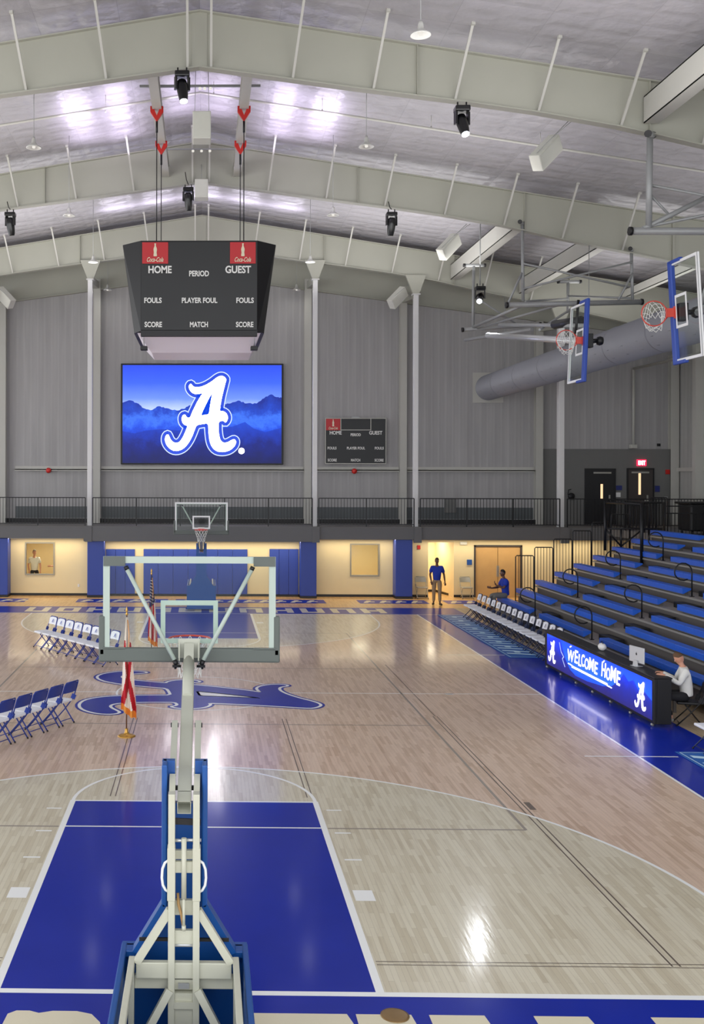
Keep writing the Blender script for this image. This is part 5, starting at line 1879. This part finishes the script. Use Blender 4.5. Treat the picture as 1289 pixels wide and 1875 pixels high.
def place_chair(kind, x, y, rz, label, group=None):
    if kind not in _chairs:
        _chairs[kind] = {'court': lambda: folding_chair('chair_blue', 'chair_white', 'chair_white', 'chair_blue'),
                         'bench': lambda: folding_chair('chair_dark', 'chair_white', 'chair_white', 'chair_dark'),
                         'beige': lambda: folding_chair('chair_beige', 'chair_beige', 'chair_beige'),
                         'black': lambda: folding_chair('black_metal', 'black_paint', 'black_paint')}[kind]()
        c = _chairs[kind]
    else:
        c = copy_tree(_chairs[kind])
    c.location = (x, y, 0)
    c.rotation_euler = (0, 0, rz)
    c['label'] = label
    if group:
        c['group'] = group
    return c


def face(dx, dy):
    """rotation that turns local -y towards (dx, dy)"""
    return math.atan2(dy, dx) + PI / 2


# back row on the left: from the far left towards the foreground hoop
u = Vector((0.595, -0.804))
n_ = Vector((-0.804, -0.595))
p0 = Vector((-4.76, 19.98))
NUM = 8
for i in range(NUM):
    c = p0 + u * (i + 0.5) * 0.487 - n_ * 0.23
    place_chair('court', c.x, c.y, face(n_.x, n_.y), 'white-backed folding chair, %s from the far left in the farther left row on the court' % ordinal(i), 'farther row of folding chairs on the left of the court')
u = Vector((-0.48, -0.877))
n_ = Vector((-0.877, 0.48))
p0 = Vector((-2.40, 10.80))
for i in range(6):
    c = p0 + u * (i + 0.5) * 0.487 + n_ * 0.235
    place_chair('court', c.x, c.y, face(n_.x, n_.y), 'blue-backed folding chair seen from behind, %s from the court emblem in the nearer left row' % ordinal(i), 'nearer row of folding chairs on the left of the court')
for i in range(15):
    y = 18.35 + 0.585 * i
    place_chair('bench', 9.44, y, face(-1, 0), 'folding chair beside the bleachers, %s from the scoring table end of the row' % ordinal(i), 'row of team bench chairs along the blue mat')
place_chair('beige', 8.97, 32.60, face(0, -1), 'beige folding chair against the wall left of the corridor')
place_chair('beige', 10.78, 32.60, face(0, -1), 'beige folding chair against the wall between corridor and wooden doors')
place_chair('bench', 9.2, 8.85, face(-1, 0), 'white folding chair cut off by the right edge, on the near blue mat')
place_chair('black', 9.74, 10.93, face(-0.96, 0.28), 'black folding chair under the man in the white shirt at the scoring table')

# ------------------------------------------------------------------ lit scoring table
LX, LY0, LY1, LZ0, LZ1 = 8.93, 10.62, 17.16, 0.07, 0.98
t = thing('scoring_table', 'long black scoring table with a lit blue front panel reading WELCOME HOME', 'scoring table', (9.2, 13.9, 0))
MB().rbox(LX + 0.0, LX + 0.06, LY0, LY1, LZ0, LZ1 - 0.03, 0.008).build('front_cabinet', 'black_paint', t)
MB().rbox(LX + 0.0, LX + 0.36, LY0, LY1, LZ1 - 0.03, LZ1, 0.01).build('table_top', 'black_metal', t)
for y in (LY0, LY1 - 0.03):
    MB().rbox(LX + 0.06, LX + 0.34, y, y + 0.03, LZ0, LZ1 - 0.03, 0.008).build('end_panel', 'black_paint', t)
b = MB()
y = LY0 + 0.15
while y < LY1:
    b.lathe([(0.0, -0.015), (0.033, -0.015), (0.035, 0), (0.033, 0.015), (0.0, 0.015)], (LX + 0.03, y, 0.035), 12, axis='y')
    y += 1.05
b.build('caster', 'alu', t)
MB().box(LX + 0.3, LX + 0.33, LY0 + 0.1, LY1 - 0.1, 0.45, 0.5).build('brace', 'black_metal', t)
# the display: u runs from the far end (left as read) to the near end
LU = (0, -1, 0)
d0, d1, e0, e1 = LY1 - 0.18, LY0 + 0.10, 0.13, 0.90
DL = d0 - d1
DH = e1 - e0
screen_grad('led_sky', [(0.0, srgb(16, 50, 190)), (0.4, srgb(22, 84, 240)), (1.0, srgb(8, 60, 225))], 2, e0, e1, 1.5, 0.35)
screen_grad('led_mount', [(0.0, srgb(30, 24, 92)), (0.45, srgb(20, 30, 140)), (0.8, srgb(10, 44, 200)), (1.0, srgb(6, 40, 190))], 2, e0, e1, 1.3, 0.5)
b = MB()
b.prism(rect(0, DL, 0, DH), (LX - 0.002, d0, e0), LU, (0, 0, 1), 0)
b.build('display', 'led_sky', t, fix=False)
b = MB()
mp = [(0, 0), (DL, 0), (DL, DH * 0.50), (DL * 0.95, DH * 0.62), (DL * 0.90, DH * 0.60), (DL * 0.86, DH * 0.80), (DL * 0.82, DH * 0.70), (DL * 0.78, DH * 0.84), (DL * 0.73, DH * 0.55), (DL * 0.68, DH * 0.35), (DL * 0.60, DH * 0.22), (DL * 0.45, DH * 0.12), (DL * 0.33, DH * 0.1), (DL * 0.27, DH * 0.20), (DL * 0.22, DH * 0.45), (DL * 0.185, DH * 0.75), (DL * 0.16, DH * 0.98), (DL * 0.12, DH * 0.99), (0, DH * 0.9)]
b.prism(mp, (LX - 0.005, d0, e0), LU, (0, 0, 1), 0)
b.build('display_mountains', 'led_mount', t, fix=False)
b = MB()
b.stroke([(DL * 0.15, DH * 0.9), (DL * 0.17, DH * 0.62), (DL * 0.20, DH * 0.5), (DL * 0.185, DH * 0.42), (DL * 0.215, DH * 0.2)], (LX, d0, e0), LU, (0, 0, 1), 0.012, 0.009, closed=False)
b.build('display_streak', 'led_line', t, fix=False)
for uc in (0.062, 0.915):
    # drawn half and half: white glowing letter
    sc = 1117.0 / (DH * 0.74)
    b = MB()
    out = smooth_poly(A_poly(A_OUT, sc))
    o = Vector((LX, d0 - uc * DL, e0 + DH * 0.50))
    b.stroke(out, o, LU, (0, 0, 1), 12 / sc, 0.010)
    b.prism(out, o + Vector((-0.011, 0, 0)), LU, (0, 0, 1), 0, holes=[smooth_poly(A_poly(A_IN, sc))[::-1]])
    b.build('emblem', 'led_white2', t, fix=False)
b = MB()
tx = [('W', .245, .335, .36), ('E', .338, .385, .40), ('L', .388, .425, .36), ('C', .428, .468, .38), ('O', .470, .520, .34), ('M', .522, .585, .38), ('E', .588, .630, .36), ('H', .672, .725, .42), ('O', .728, .772, .36), ('M', .775, .838, .42), ('E', .840, .885, .40)]
for i, (c, a, e, h) in enumerate(tx):
    a, e = (a - .245) * 0.80 + .245, (e - .245) * 0.80 + .245
    text_into(b, c, (LX, d0 - a * DL, e0 + DH * (0.46 + 0.03 * (i % 2))), LU, (0, 0, 1), (e - a) * DL, DH * h, 0.011, bold=0.012, shear=0.15)
b.stroke([(0.268 * DL, 0.90 * DH), (0.285 * DL, 0.95 * DH)], (LX, d0, e0), LU, (0, 0, 1), 0.014, 0.011, closed=False)
b.stroke([(0.60 * DL, 0.90 * DH), (0.615 * DL, 0.97 * DH)], (LX, d0, e0), LU, (0, 0, 1), 0.014, 0.011, closed=False)
b.build('lettering', 'led_white2', t, fix=False)
b = MB()
b.stroke([(0.29 * DL, 0.33 * DH), (0.64 * DL, 0.33 * DH)], (LX, d0, e0), LU, (0, 0, 1), 0.022, 0.010, closed=False)
b.stroke([(0.25 * DL, 0.37 * DH), (0.29 * DL, 0.36 * DH)], (LX, d0, e0), LU, (0, 0, 1), 0.009, 0.010, closed=False)
b.stroke([(0.64 * DL, 0.30 * DH), (0.68 * DL, 0.30 * DH)], (LX, d0, e0), LU, (0, 0, 1), 0.009, 0.010, closed=False)
b.build('small_lettering', 'led_white', t, fix=False)

# computer monitor seen from its silver back
t = thing('computer_monitor', 'silver computer monitor seen from behind on the scoring table', 'computer', (9.13, 11.9, LZ1))
R = Matrix.Translation((9.13, 11.92, LZ1)) @ Matrix.Rotation(math.radians(-78), 4, 'Z')
mb = MB().rbox(-0.25, 0.25, -0.012, 0.012, 0.07, 0.40, 0.01)
xf(mb, R).build('screen_housing', 'laptop_silver', t)
mb = MB().prism([(-0.09, 0), (0.09, 0), (0.06, 0.12), (-0.06, 0.12)], (0, -0.03, 0.0), UX, (0, 0, 1), 0.012).rbox(-0.1, 0.1, -0.09, 0.07, 0, 0.008, 0.003)
xf(mb, R).build('stand', 'laptop_silver', t)
mb = MB()
mb.prism([(0.022 * math.cos(a * PI / 8), 0.027 * math.sin(a * PI / 8)) for a in range(16)], (0, -0.014, 0.25), UX, (0, 0, 1), 0.002)
mb.prism([(0, 0), (0.012, 0.005), (0.01, 0.016), (0, 0.008)], (0.0, -0.014, 0.28), UX, (0, 0, 1), 0.002)
xf(mb, R).build('back_mark', 'black_paint', t)
# white fabric bag / helmet shape at the far end of the first bench
t = thing('white_bag', 'small crumpled white bag standing on the scoring table', 'bag', (9.14, 13.85, LZ1))
mb = MB()
c = Vector((9.14, 13.85, LZ1 + 0.085))
mb.ball(c, (0.09, 0.12, 0.085), 14)
for i, v in enumerate(mb.v):
    p = Vector(v)
    k = 1 + 0.16 * noise.noise(p * 14)
    p = c + (p - c) * k
    p.z = max(p.z, LZ1 + 0.001)
    mb.v[i] = tuple(p)
mb.build('bag_body', 'card_white', t)
MB().path([(9.14, 13.79, LZ1 + 0.14), (9.14, 13.81, LZ1 + 0.21), (9.14, 13.89, LZ1 + 0.21), (9.14, 13.91, LZ1 + 0.14)], 0.008, 6).build('bag_handle', 'black_paint', t)

# ------------------------------------------------------------------ flags on stands
def flag(label, x, y, kind, top=2.44):
    t = thing('flag_on_stand', label, 'flag', (x, y, 0))
    MB().lathe([(0.17, 0.0), (0.17, 0.012), (0.14, 0.03), (0.06, 0.045), (0.035, 0.08), (0.03, 0.14), (0.02, 0.15), (0.0, 0.15)], (x, y, 0), 28).build('stand', 'gold', t)
    MB().tube((x, y, 0.08), (x, y, top - 0.16), 0.0125, 10).build('pole', 'pole_brown', t)
    MB().lathe([(0.0, top - 0.17), (0.025, top - 0.16), (0.028, top - 0.14), (0.012, top - 0.12), (0.02, top - 0.10), (0.026, top - 0.07), (0.012, top - 0.02), (0.0, top)], (x, y, 0), 10).build('finial', 'gold', t)
    # draped cloth: rows hang down, folds fan out from the pole
    NZ, NS = 44, 46
    z0, z1 = (0.50, top - 0.2)
    vs, ms = [], []
    for i in range(NZ + 1):
        v = i / NZ
        z = z1 + (z0 - z1) * v
        wdt = 0.03 + 0.21 * min(1.0, v * 1.15) ** 0.8
        for j in range(NS + 1):
            s = j / NS
            fold = math.sin(s * PI * 5 + 0.9 * math.sin(v * 3.0)) * (0.012 + 0.05 * v)
            xx = x + (s * 0.9 - 0.32) * wdt * (1.35 if kind == 'state' else 1.2)
            yy = y - 0.02 + fold
            zz = z - 0.20 * s * v + 0.02 * math.sin(s * 9) * v
            vs.append((xx, yy, zz))
    fs, mi = [], []
    for i in range(NZ):
        v = (i + 0.5) / NZ
        for j in range(NS):
            s = (j + 0.5) / NS
            a = i * (NS + 1) + j
            fs.append((a, a + 1, a + NS + 2, a + NS + 1))
            if v > 0.93:
                mi.append(3)
            elif kind == 'us':
                if v < 0.36 + 0.14 * (1 - s):
                    mi.append(2)
                else:
                    mi.append(0 if int((v * 1.6 + s * 4.2)) % 2 else 1)
            else:
                # white field with a crimson saltire folded over itself
                d1_, d2_ = abs((v - 0.2) * 1.25 - s), abs((v - 0.2) * 1.25 - (1 - s))
                mi.append(0 if min(d1_, d2_) < 0.15 and v > 0.25 else 1)
    mb = MB()
    mb.add(vs, fs, 0, True)
    mb.m = mi
    o = mb.build('flag_cloth', ['flag_red', 'flag_white', 'flag_navy', 'gold_fringe'], t, fix=False)
    if kind == 'us':
        st = MB()
        rr = random.Random(2)
        for i in range(3, 19, 2):
            for j in range(3, NS - 3, 8):
                p = Vector(vs[i * (NS + 1) + j]) + Vector((0, -0.02, 0))
                q = []
                for a in range(10):
                    r_ = 0.014 if a % 2 == 0 else 0.006
                    q.append((r_ * math.sin(a * PI / 5), r_ * math.cos(a * PI / 5)))
                st.prism(q, p, UX, (0, 0, 1), 0.001)
        st.build('stars', 'flag_white', o)
    MB().path([(x + 0.02, y - 0.03, top - 0.25), (x + 0.045, y - 0.05, top - 0.5), (x + 0.04, y - 0.06, top - 0.8)], 0.008, 6).build('gold_cord', 'gold_fringe', t)
    return t


flag('white and crimson flag with gold fringe on the nearer gold floor stand', -1.31, 9.70, 'state')
flag('striped flag with white stars on dark blue, seen through the foreground hoop glass', -1.27, 18.0, 'us')

# ------------------------------------------------------------------ people
def skin_mesh(verts, edges, radii, sub=1):
    """grow a smooth tapered surface around a skeleton"""
    me = bpy.data.meshes.new('sk')
    me.from_pydata([tuple(v) for v in verts], edges, [])
    ob = bpy.data.objects.new('sk', me)
    COL.objects.link(ob)
    md = ob.modifiers.new('s', 'SKIN')
    md.use_smooth_shade = True
    for i, r in enumerate(radii):
        rx, ry = r if isinstance(r, tuple) else (r, r)
        me.skin_vertices[0].data[i].radius = (rx, ry)
        me.skin_vertices[0].data[i].use_root = (i == 0)
    sb = ob.modifiers.new('u', 'SUBSURF')
    sb.levels = sub
    sb.render_levels = sub
    dg = bpy.context.evaluated_depsgraph_get()
    out = bpy.data.meshes.new_from_object(ob.evaluated_get(dg))
    bpy.data.objects.remove(ob)
    return out


def skel(chains, sub=1):
    """chains: list of [(point, radius), ...]; a point shared between chains (same coords) is joined"""
    vs, es, rs, idx = [], [], [], {}
    for ch in chains:
        prev = None
        for p, r in ch:
            k = tuple(round(c, 4) for c in p)
            if k not in idx:
                idx[k] = len(vs)
                vs.append(p)
                rs.append(r)
            i = idx[k]
            if prev is not None and prev != i:
                es.append((prev, i))
            prev = i
    return skin_mesh(vs, es, rs, sub)


def remeshed(meshes, voxel):
    bm = bmesh.new()
    for me in meshes:
        bm.from_mesh(me)
    me = bpy.data.meshes.new('body')
    bm.to_mesh(me)
    bm.free()
    ob = bpy.data.objects.new('body', me)
    COL.objects.link(ob)
    md = ob.modifiers.new('r', 'REMESH')
    md.mode = 'VOXEL'
    md.voxel_size = voxel
    md.use_smooth_shade = True
    sm = ob.modifiers.new('sm', 'SMOOTH')
    sm.factor = 0.5
    sm.iterations = 2
    dg = bpy.context.evaluated_depsgraph_get()
    out = bpy.data.meshes.new_from_object(ob.evaluated_get(dg))
    bpy.data.objects.remove(ob)
    return out


def person(label, loc, rz, J, skin, hair, shirt, trouser, shoe, sleeves='short', beard=False, extra=0.0, belly=1.0):
    """J: joint positions in a local frame; the person faces local -y"""
    t = thing('person', label, 'person', loc, rz)
    V = lambda k: Vector(J[k])
    chains = [[(V('pelvis'), (0.10, 0.08)), (V('waist'), (0.11, 0.085)), (V('chest'), (0.14, 0.10)), (V('neck0'), 0.06), (V('neck1'), 0.052)]]
    hands = []
    for s in 'lr':
        sh, el, wr = V('sh_' + s), V('el_' + s), V('wr_' + s)
        chains.append([(V('chest'), (0.14, 0.10)), (sh, 0.062), (sh.lerp(el, 0.5), 0.05), (el, 0.041), (el.lerp(wr, 0.35), 0.042), (wr, 0.027)])
        # hand: palm and five fingers
        d = (wr - el).normalized()
        hd = Vector(J.get('hd_' + s, d)).normalized()
        side = hd.cross(Vector((0, -1, 0.2)))
        if side.length < 0.3:
            side = hd.cross(Vector((1, 0, 0)))
        side.normalize()
        nrm = hd.cross(side)
        palm = wr + hd * 0.05
        chains[-1] += [(palm, (0.033, 0.022)), (wr + hd * 0.09, (0.034, 0.018))]
        fc = []
        for q, (off, ln) in enumerate(((-0.030, 0.062), (-0.010, 0.074), (0.010, 0.078), (0.030, 0.070))):
            a = wr + hd * 0.085 + side * off
            fc.append([(a - hd * 0.02, 0.010), (a + hd * ln * 0.5 + nrm * 0.004, 0.0095), (a + hd * ln * 0.85 + nrm * 0.018, 0.0085), (a + hd * ln * 1.0 + nrm * 0.034, 0.0075)])
        a = wr + hd * 0.03 + side * 0.02
        fc.append([(a, 0.012), (a + side * 0.03 + hd * 0.02 + nrm * 0.01, 0.011), (a + side * 0.038 + hd * 0.055 + nrm * 0.02, 0.009)])
        hands += [skel([f], 1) for f in fc]
        hp, kn, an = V('hp_' + s), V('kn_' + s), V('an_' + s)
        chains.append([(V('pelvis'), (0.10, 0.08)), (hp, 0.078), (hp.lerp(kn, 0.5), 0.068), (kn, 0.050), (kn.lerp(an, 0.35), 0.050), (an, 0.036), (V('to_' + s), 0.034)])
    body = skel(chains, 2)
    hc = V('head')
    fdir = Vector(J.get('look', (0, -1, 0))).normalized()
    sd = fdir.cross(Vector((0, 0, 1))).normalized()
    up = sd.cross(fdir)
    HM = Matrix.Translation(hc) @ Matrix((sd, -fdir, up)).transposed().to_4x4()
    hb = MB()
    hb.ball((0, 0, 0), 1.0, 24)
    hv = []
    for v in hb.v:
        x, y, z = v
        # skull: narrower jaw, flatter face
        wz = 0.074 * (1 - 0.22 * max(0, -z) ** 1.5)
        dy = 0.092 if y > 0 else 0.086 * (1 - 0.12 * max(0, z))
        hv.append((x * wz, y * dy - (0.012 * max(0, -z)), z * 0.118))
    hb.v = hv
    hb.ball((0, -0.092, -0.012), (0.013, 0.018, 0.022), 10)
    hb.ball((0, -0.082, -0.062), (0.024, 0.010, 0.007), 10)
    hb.ball((0, -0.080, -0.052), (0.022, 0.010, 0.006), 10)
    hb.ball((0, -0.066, -0.095), (0.03, 0.022, 0.02), 10)
    for s in (-1, 1):
        hb.ball((s * 0.076, 0.008, -0.012), (0.010, 0.018, 0.030), 10)
        hb.ball((s * 0.03, -0.076, 0.028), (0.018, 0.012, 0.006), 8)
    hme = xf(hb, HM).mesh('h', skin)
    nk = skel([[(V('neck0'), 0.062), (V('neck1'), 0.054), (hc - up * 0.06 - fdir * -0.0, 0.056)]], 1)
    bd = remeshed([body, hme, nk] + hands, 0.0085)
    pv, wv_ = V('pelvis'), V('waist')
    for v in bd.vertices:
        ax = wv_ - pv
        k = max(-0.6, min(1.0, (v.co - pv).dot(ax) / ax.length_squared))
        q = pv + ax * k
        dd = (v.co - q).length
        if dd < 0.2 and k < 1.0:
            v.co = q + (v.co - q) * 0.62
    bd.materials.clear()
    bd.materials.append(M[skin])
    for p in bd.polygons:
        p.use_smooth = True
        p.material_index = 0
    o = bpy.data.objects.new('body', bd)
    COL.objects.link(o)
    o.parent = t

    def add(me, name, m):
        me.materials.clear()
        me.materials.append(M[m])
        for p in me.polygons:
            p.use_smooth = True
            p.material_index = 0
        ob = bpy.data.objects.new(name, me)
        COL.objects.link(ob)
        ob.parent = t
        return ob
    # eyes
    e = MB()
    for s in (-1, 1):
        e.ball((s * 0.03, -0.0775, 0.012), (0.012, 0.008, 0.008), 10)
    xf(e, HM).build('eyes', 'card_white', t, world=False)
    e = MB()
    for s in (-1, 1):
        e.ball((s * 0.03, -0.0845, 0.012), (0.005, 0.003, 0.005), 8)
    xf(e, HM).build('pupils', 'hair_black', t, world=False)
    # hair cap
    h = MB()
    N, K = 28, 10
    vs, fs = [], []
    for i in range(K + 1):
        for j in range(N):
            th = 2 * PI * j / N
            fr = 0.5 - 0.5 * math.sin(th)  # 1 at the face side (-y)
            lim = 1.15 * (1 - fr) + 0.56 * fr
            lim = lim + 0.32 * (1 - abs(math.sin(th))) * 0.6
            ph = lim * 1.35 * i / K
            px, py, pz = math.sin(ph) * math.cos(th), math.sin(ph) * math.sin(th), math.cos(ph)
            r = 1.0 + extra + 0.05 + 0.02 * noise.noise(Vector((px * 6, py * 6, pz * 6)))
            vs.append((px * 0.077 * r, py * 0.095 * r, pz * 0.121 * r))
    for i in range(K):
        for j in range(N):
            fs.append((i * N + j, i * N + (j + 1) % N, (i + 1) * N + (j + 1) % N, (i + 1) * N + j))
    h.add(vs, fs, 0, True)
    xf(h, HM).build('hair', hair, t, world=False)
    # shirt
    up_, ch = V('waist'), V('chest')
    sc = [[(V('pelvis') - (V('waist') - V('pelvis')) * 0.28, (0.14, 0.12)), (V('pelvis'), (0.152, 0.125)), (up_, (0.152 * belly, 0.128 * belly)), (ch, (0.172, 0.132)), (V('neck0'), (0.082, 0.078))]]
    for s in 'lr':
        sh, el, wr = V('sh_' + s), V('el_' + s), V('wr_' + s)
        if sleeves == 'short':
            sc.append([(ch, (0.172, 0.132)), (sh, 0.080), (sh.lerp(el, 0.75), 0.072)])
        else:
            sc.append([(ch, (0.172, 0.132)), (sh, 0.080), (sh.lerp(el, 0.5), 0.068), (el, 0.060), (el.lerp(wr, 0.5), 0.052), (wr, 0.040)])
    add(skel(sc, 2), 'shirt', shirt)
    tr = [[(V('waist') * 0.35 + V('pelvis') * 0.65, (0.140, 0.112)), (V('pelvis'), (0.146, 0.116))]]
    for s in 'lr':
        hp, kn, an = V('hp_' + s), V('kn_' + s), V('an_' + s)
        tr.append([(V('pelvis'), (0.146, 0.116)), (hp, 0.108), (hp.lerp(kn, 0.5), 0.095), (kn, 0.075), (kn.lerp(an, 0.5), 0.068), (an + (kn - an).normalized() * 0.03, 0.056)])
    add(skel(tr, 2), 'trousers', trouser)
    for s in 'lr':
        an, to = V('an_' + s), V('to_' + s)
        d = (to - an)
        d.z = 0
        d.normalize()
        z = J.get('sole', 0.0) if not isinstance(J.get('sole'), dict) else J['sole'][s]
        heel = Vector((an.x, an.y, z + 0.045)) - d * 0.045
        add(skel([[(heel, 0.040), (Vector((an.x, an.y, z + 0.05)) + d * 0.03, 0.044), (Vector((an.x, an.y, z + 0.042)) + d * 0.12, 0.042), (Vector((an.x, an.y, z + 0.036)) + d * 0.19, 0.034)]], 1), 'shoe', shoe)
    return t


STAND = dict(pelvis=(0, 0, 0.98), waist=(0, -0.01, 1.14), chest=(0, 0.0, 1.36), neck0=(0, 0.015, 1.50), neck1=(0, 0.01, 1.56), head=(0, -0.015, 1.70),
             sh_l=(0.19, 0.0, 1.44), el_l=(0.25, 0.02, 1.16), wr_l=(0.25, -0.06, 0.92), sh_r=(-0.19, 0.0, 1.44), el_r=(-0.26, 0.03, 1.16), wr_r=(-0.22, -0.10, 0.93),
             hp_l=(0.10, 0, 0.93), kn_l=(0.115, -0.02, 0.52), an_l=(0.12, 0.02, 0.09), to_l=(0.14, -0.12, 0.05),
             hp_r=(-0.10, 0, 0.93), kn_r=(-0.115, -0.02, 0.52), an_r=(-0.12, 0.03, 0.09), to_r=(-0.16, -0.10, 0.05), look=(0, -1, -0.05))
sc_ = 1.0
J = dict(STAND)
J.update(look=(0.35, -1, -0.1), wr_l=(0.30, 0.0, 0.90), el_l=(0.27, 0.03, 1.15), an_l=(0.10, -0.14, 0.09), to_l=(0.16, -0.28, 0.05), kn_l=(0.10, -0.08, 0.52))
person('standing man in a blue polo shirt and khaki trousers by the corridor', (9.10, 30.45, 0.002), math.radians(-8), J, 'skin_dark', 'hair_black', 'shirt_blue', 'khaki', 'shoe_black', belly=1.12)
# man sitting on the end of the lowest benches, facing the court
SIT = dict(pelvis=(0, 0.05, 0.60), waist=(0, 0.03, 0.78), chest=(0, -0.0, 1.00), neck0=(0, -0.02, 1.14), neck1=(0, -0.04, 1.20), head=(0, -0.06, 1.335),
           sh_l=(0.19, -0.0, 1.07), el_l=(0.24, -0.12, 0.84), wr_l=(0.16, -0.36, 0.93), sh_r=(-0.19, -0.0, 1.07), el_r=(-0.25, -0.12, 0.82), wr_r=(-0.14, -0.40, 0.80),
           hp_l=(0.10, 0.02, 0.57), kn_l=(0.15, -0.42, 0.56), an_l=(0.14, -0.42, 0.11), to_l=(0.15, -0.56, 0.06),
           hp_r=(-0.10, 0.02, 0.57), kn_r=(-0.15, -0.42, 0.56), an_r=(-0.14, -0.38, 0.11), to_r=(-0.15, -0.52, 0.06), look=(0, -1, -0.1))
J = dict(SIT)
J.update(hd_l=(0, -0.5, 0.9), hd_r=(0, -1, 0.3))
dz = 0.29
for k in J:
    if k[:2] not in ('lo', 'hd') and isinstance(J[k], tuple):
        J[k] = (J[k][0], J[k][1], J[k][2])
person('man in a blue polo shirt sitting on the lowest bench by the wooden doors', (10.46, 26.15, 0.29), math.radians(-84), J, 'skin_dark', 'hair_black', 'shirt_blue', 'trouser_grey', 'shoe_grey')
J = dict(SIT)
J.update(neck1=(0, -0.06, 1.19), head=(0, -0.10, 1.31), look=(0, -1, -0.75), wr_l=(0.17, -0.38, 0.98), el_l=(0.25, -0.12, 0.84), wr_r=(-0.17, -0.38, 0.98), el_r=(-0.25, -0.12, 0.84), hd_l=(-0.3, -1, 0), hd_r=(0.3, -1, 0),
         an_l=(0.16, -0.30, 0.09), to_l=(0.17, -0.44, 0.05), an_r=(-0.12, -0.20, 0.09), to_r=(-0.13, -0.34, 0.05))
person('man in a white long-sleeved shirt seated behind the scoring table', (9.66, 10.95, 0.0), face(-0.96, 0.28), J, 'skin_light', 'hair_brown', 'shirt_white', 'trouser_black', 'shoe_grey', sleeves='long', belly=1.1)
J = dict(STAND)
J.update(look=(0.2, -1, 0))
person('man in a white polo shirt standing behind the left interior window', (-7.05, 34.1, 0), math.radians(10), J, 'skin_light', 'hair_grey', 'shirt_white', 'trouser_black', 'shoe_black', belly=1.15)
J = dict(STAND)
J.update(look=(-1, -0.2, 0), wr_r=(-0.25, -0.36, 1.12), el_r=(-0.26, -0.08, 1.14), hd_r=(0, -1, 0))
person('person half hidden at the right edge of the left interior window', (-5.93, 34.0, 0), math.radians(-75), J, 'skin_light', 'hair_grey', 'shirt_white', 'trouser_grey', 'shoe_black')
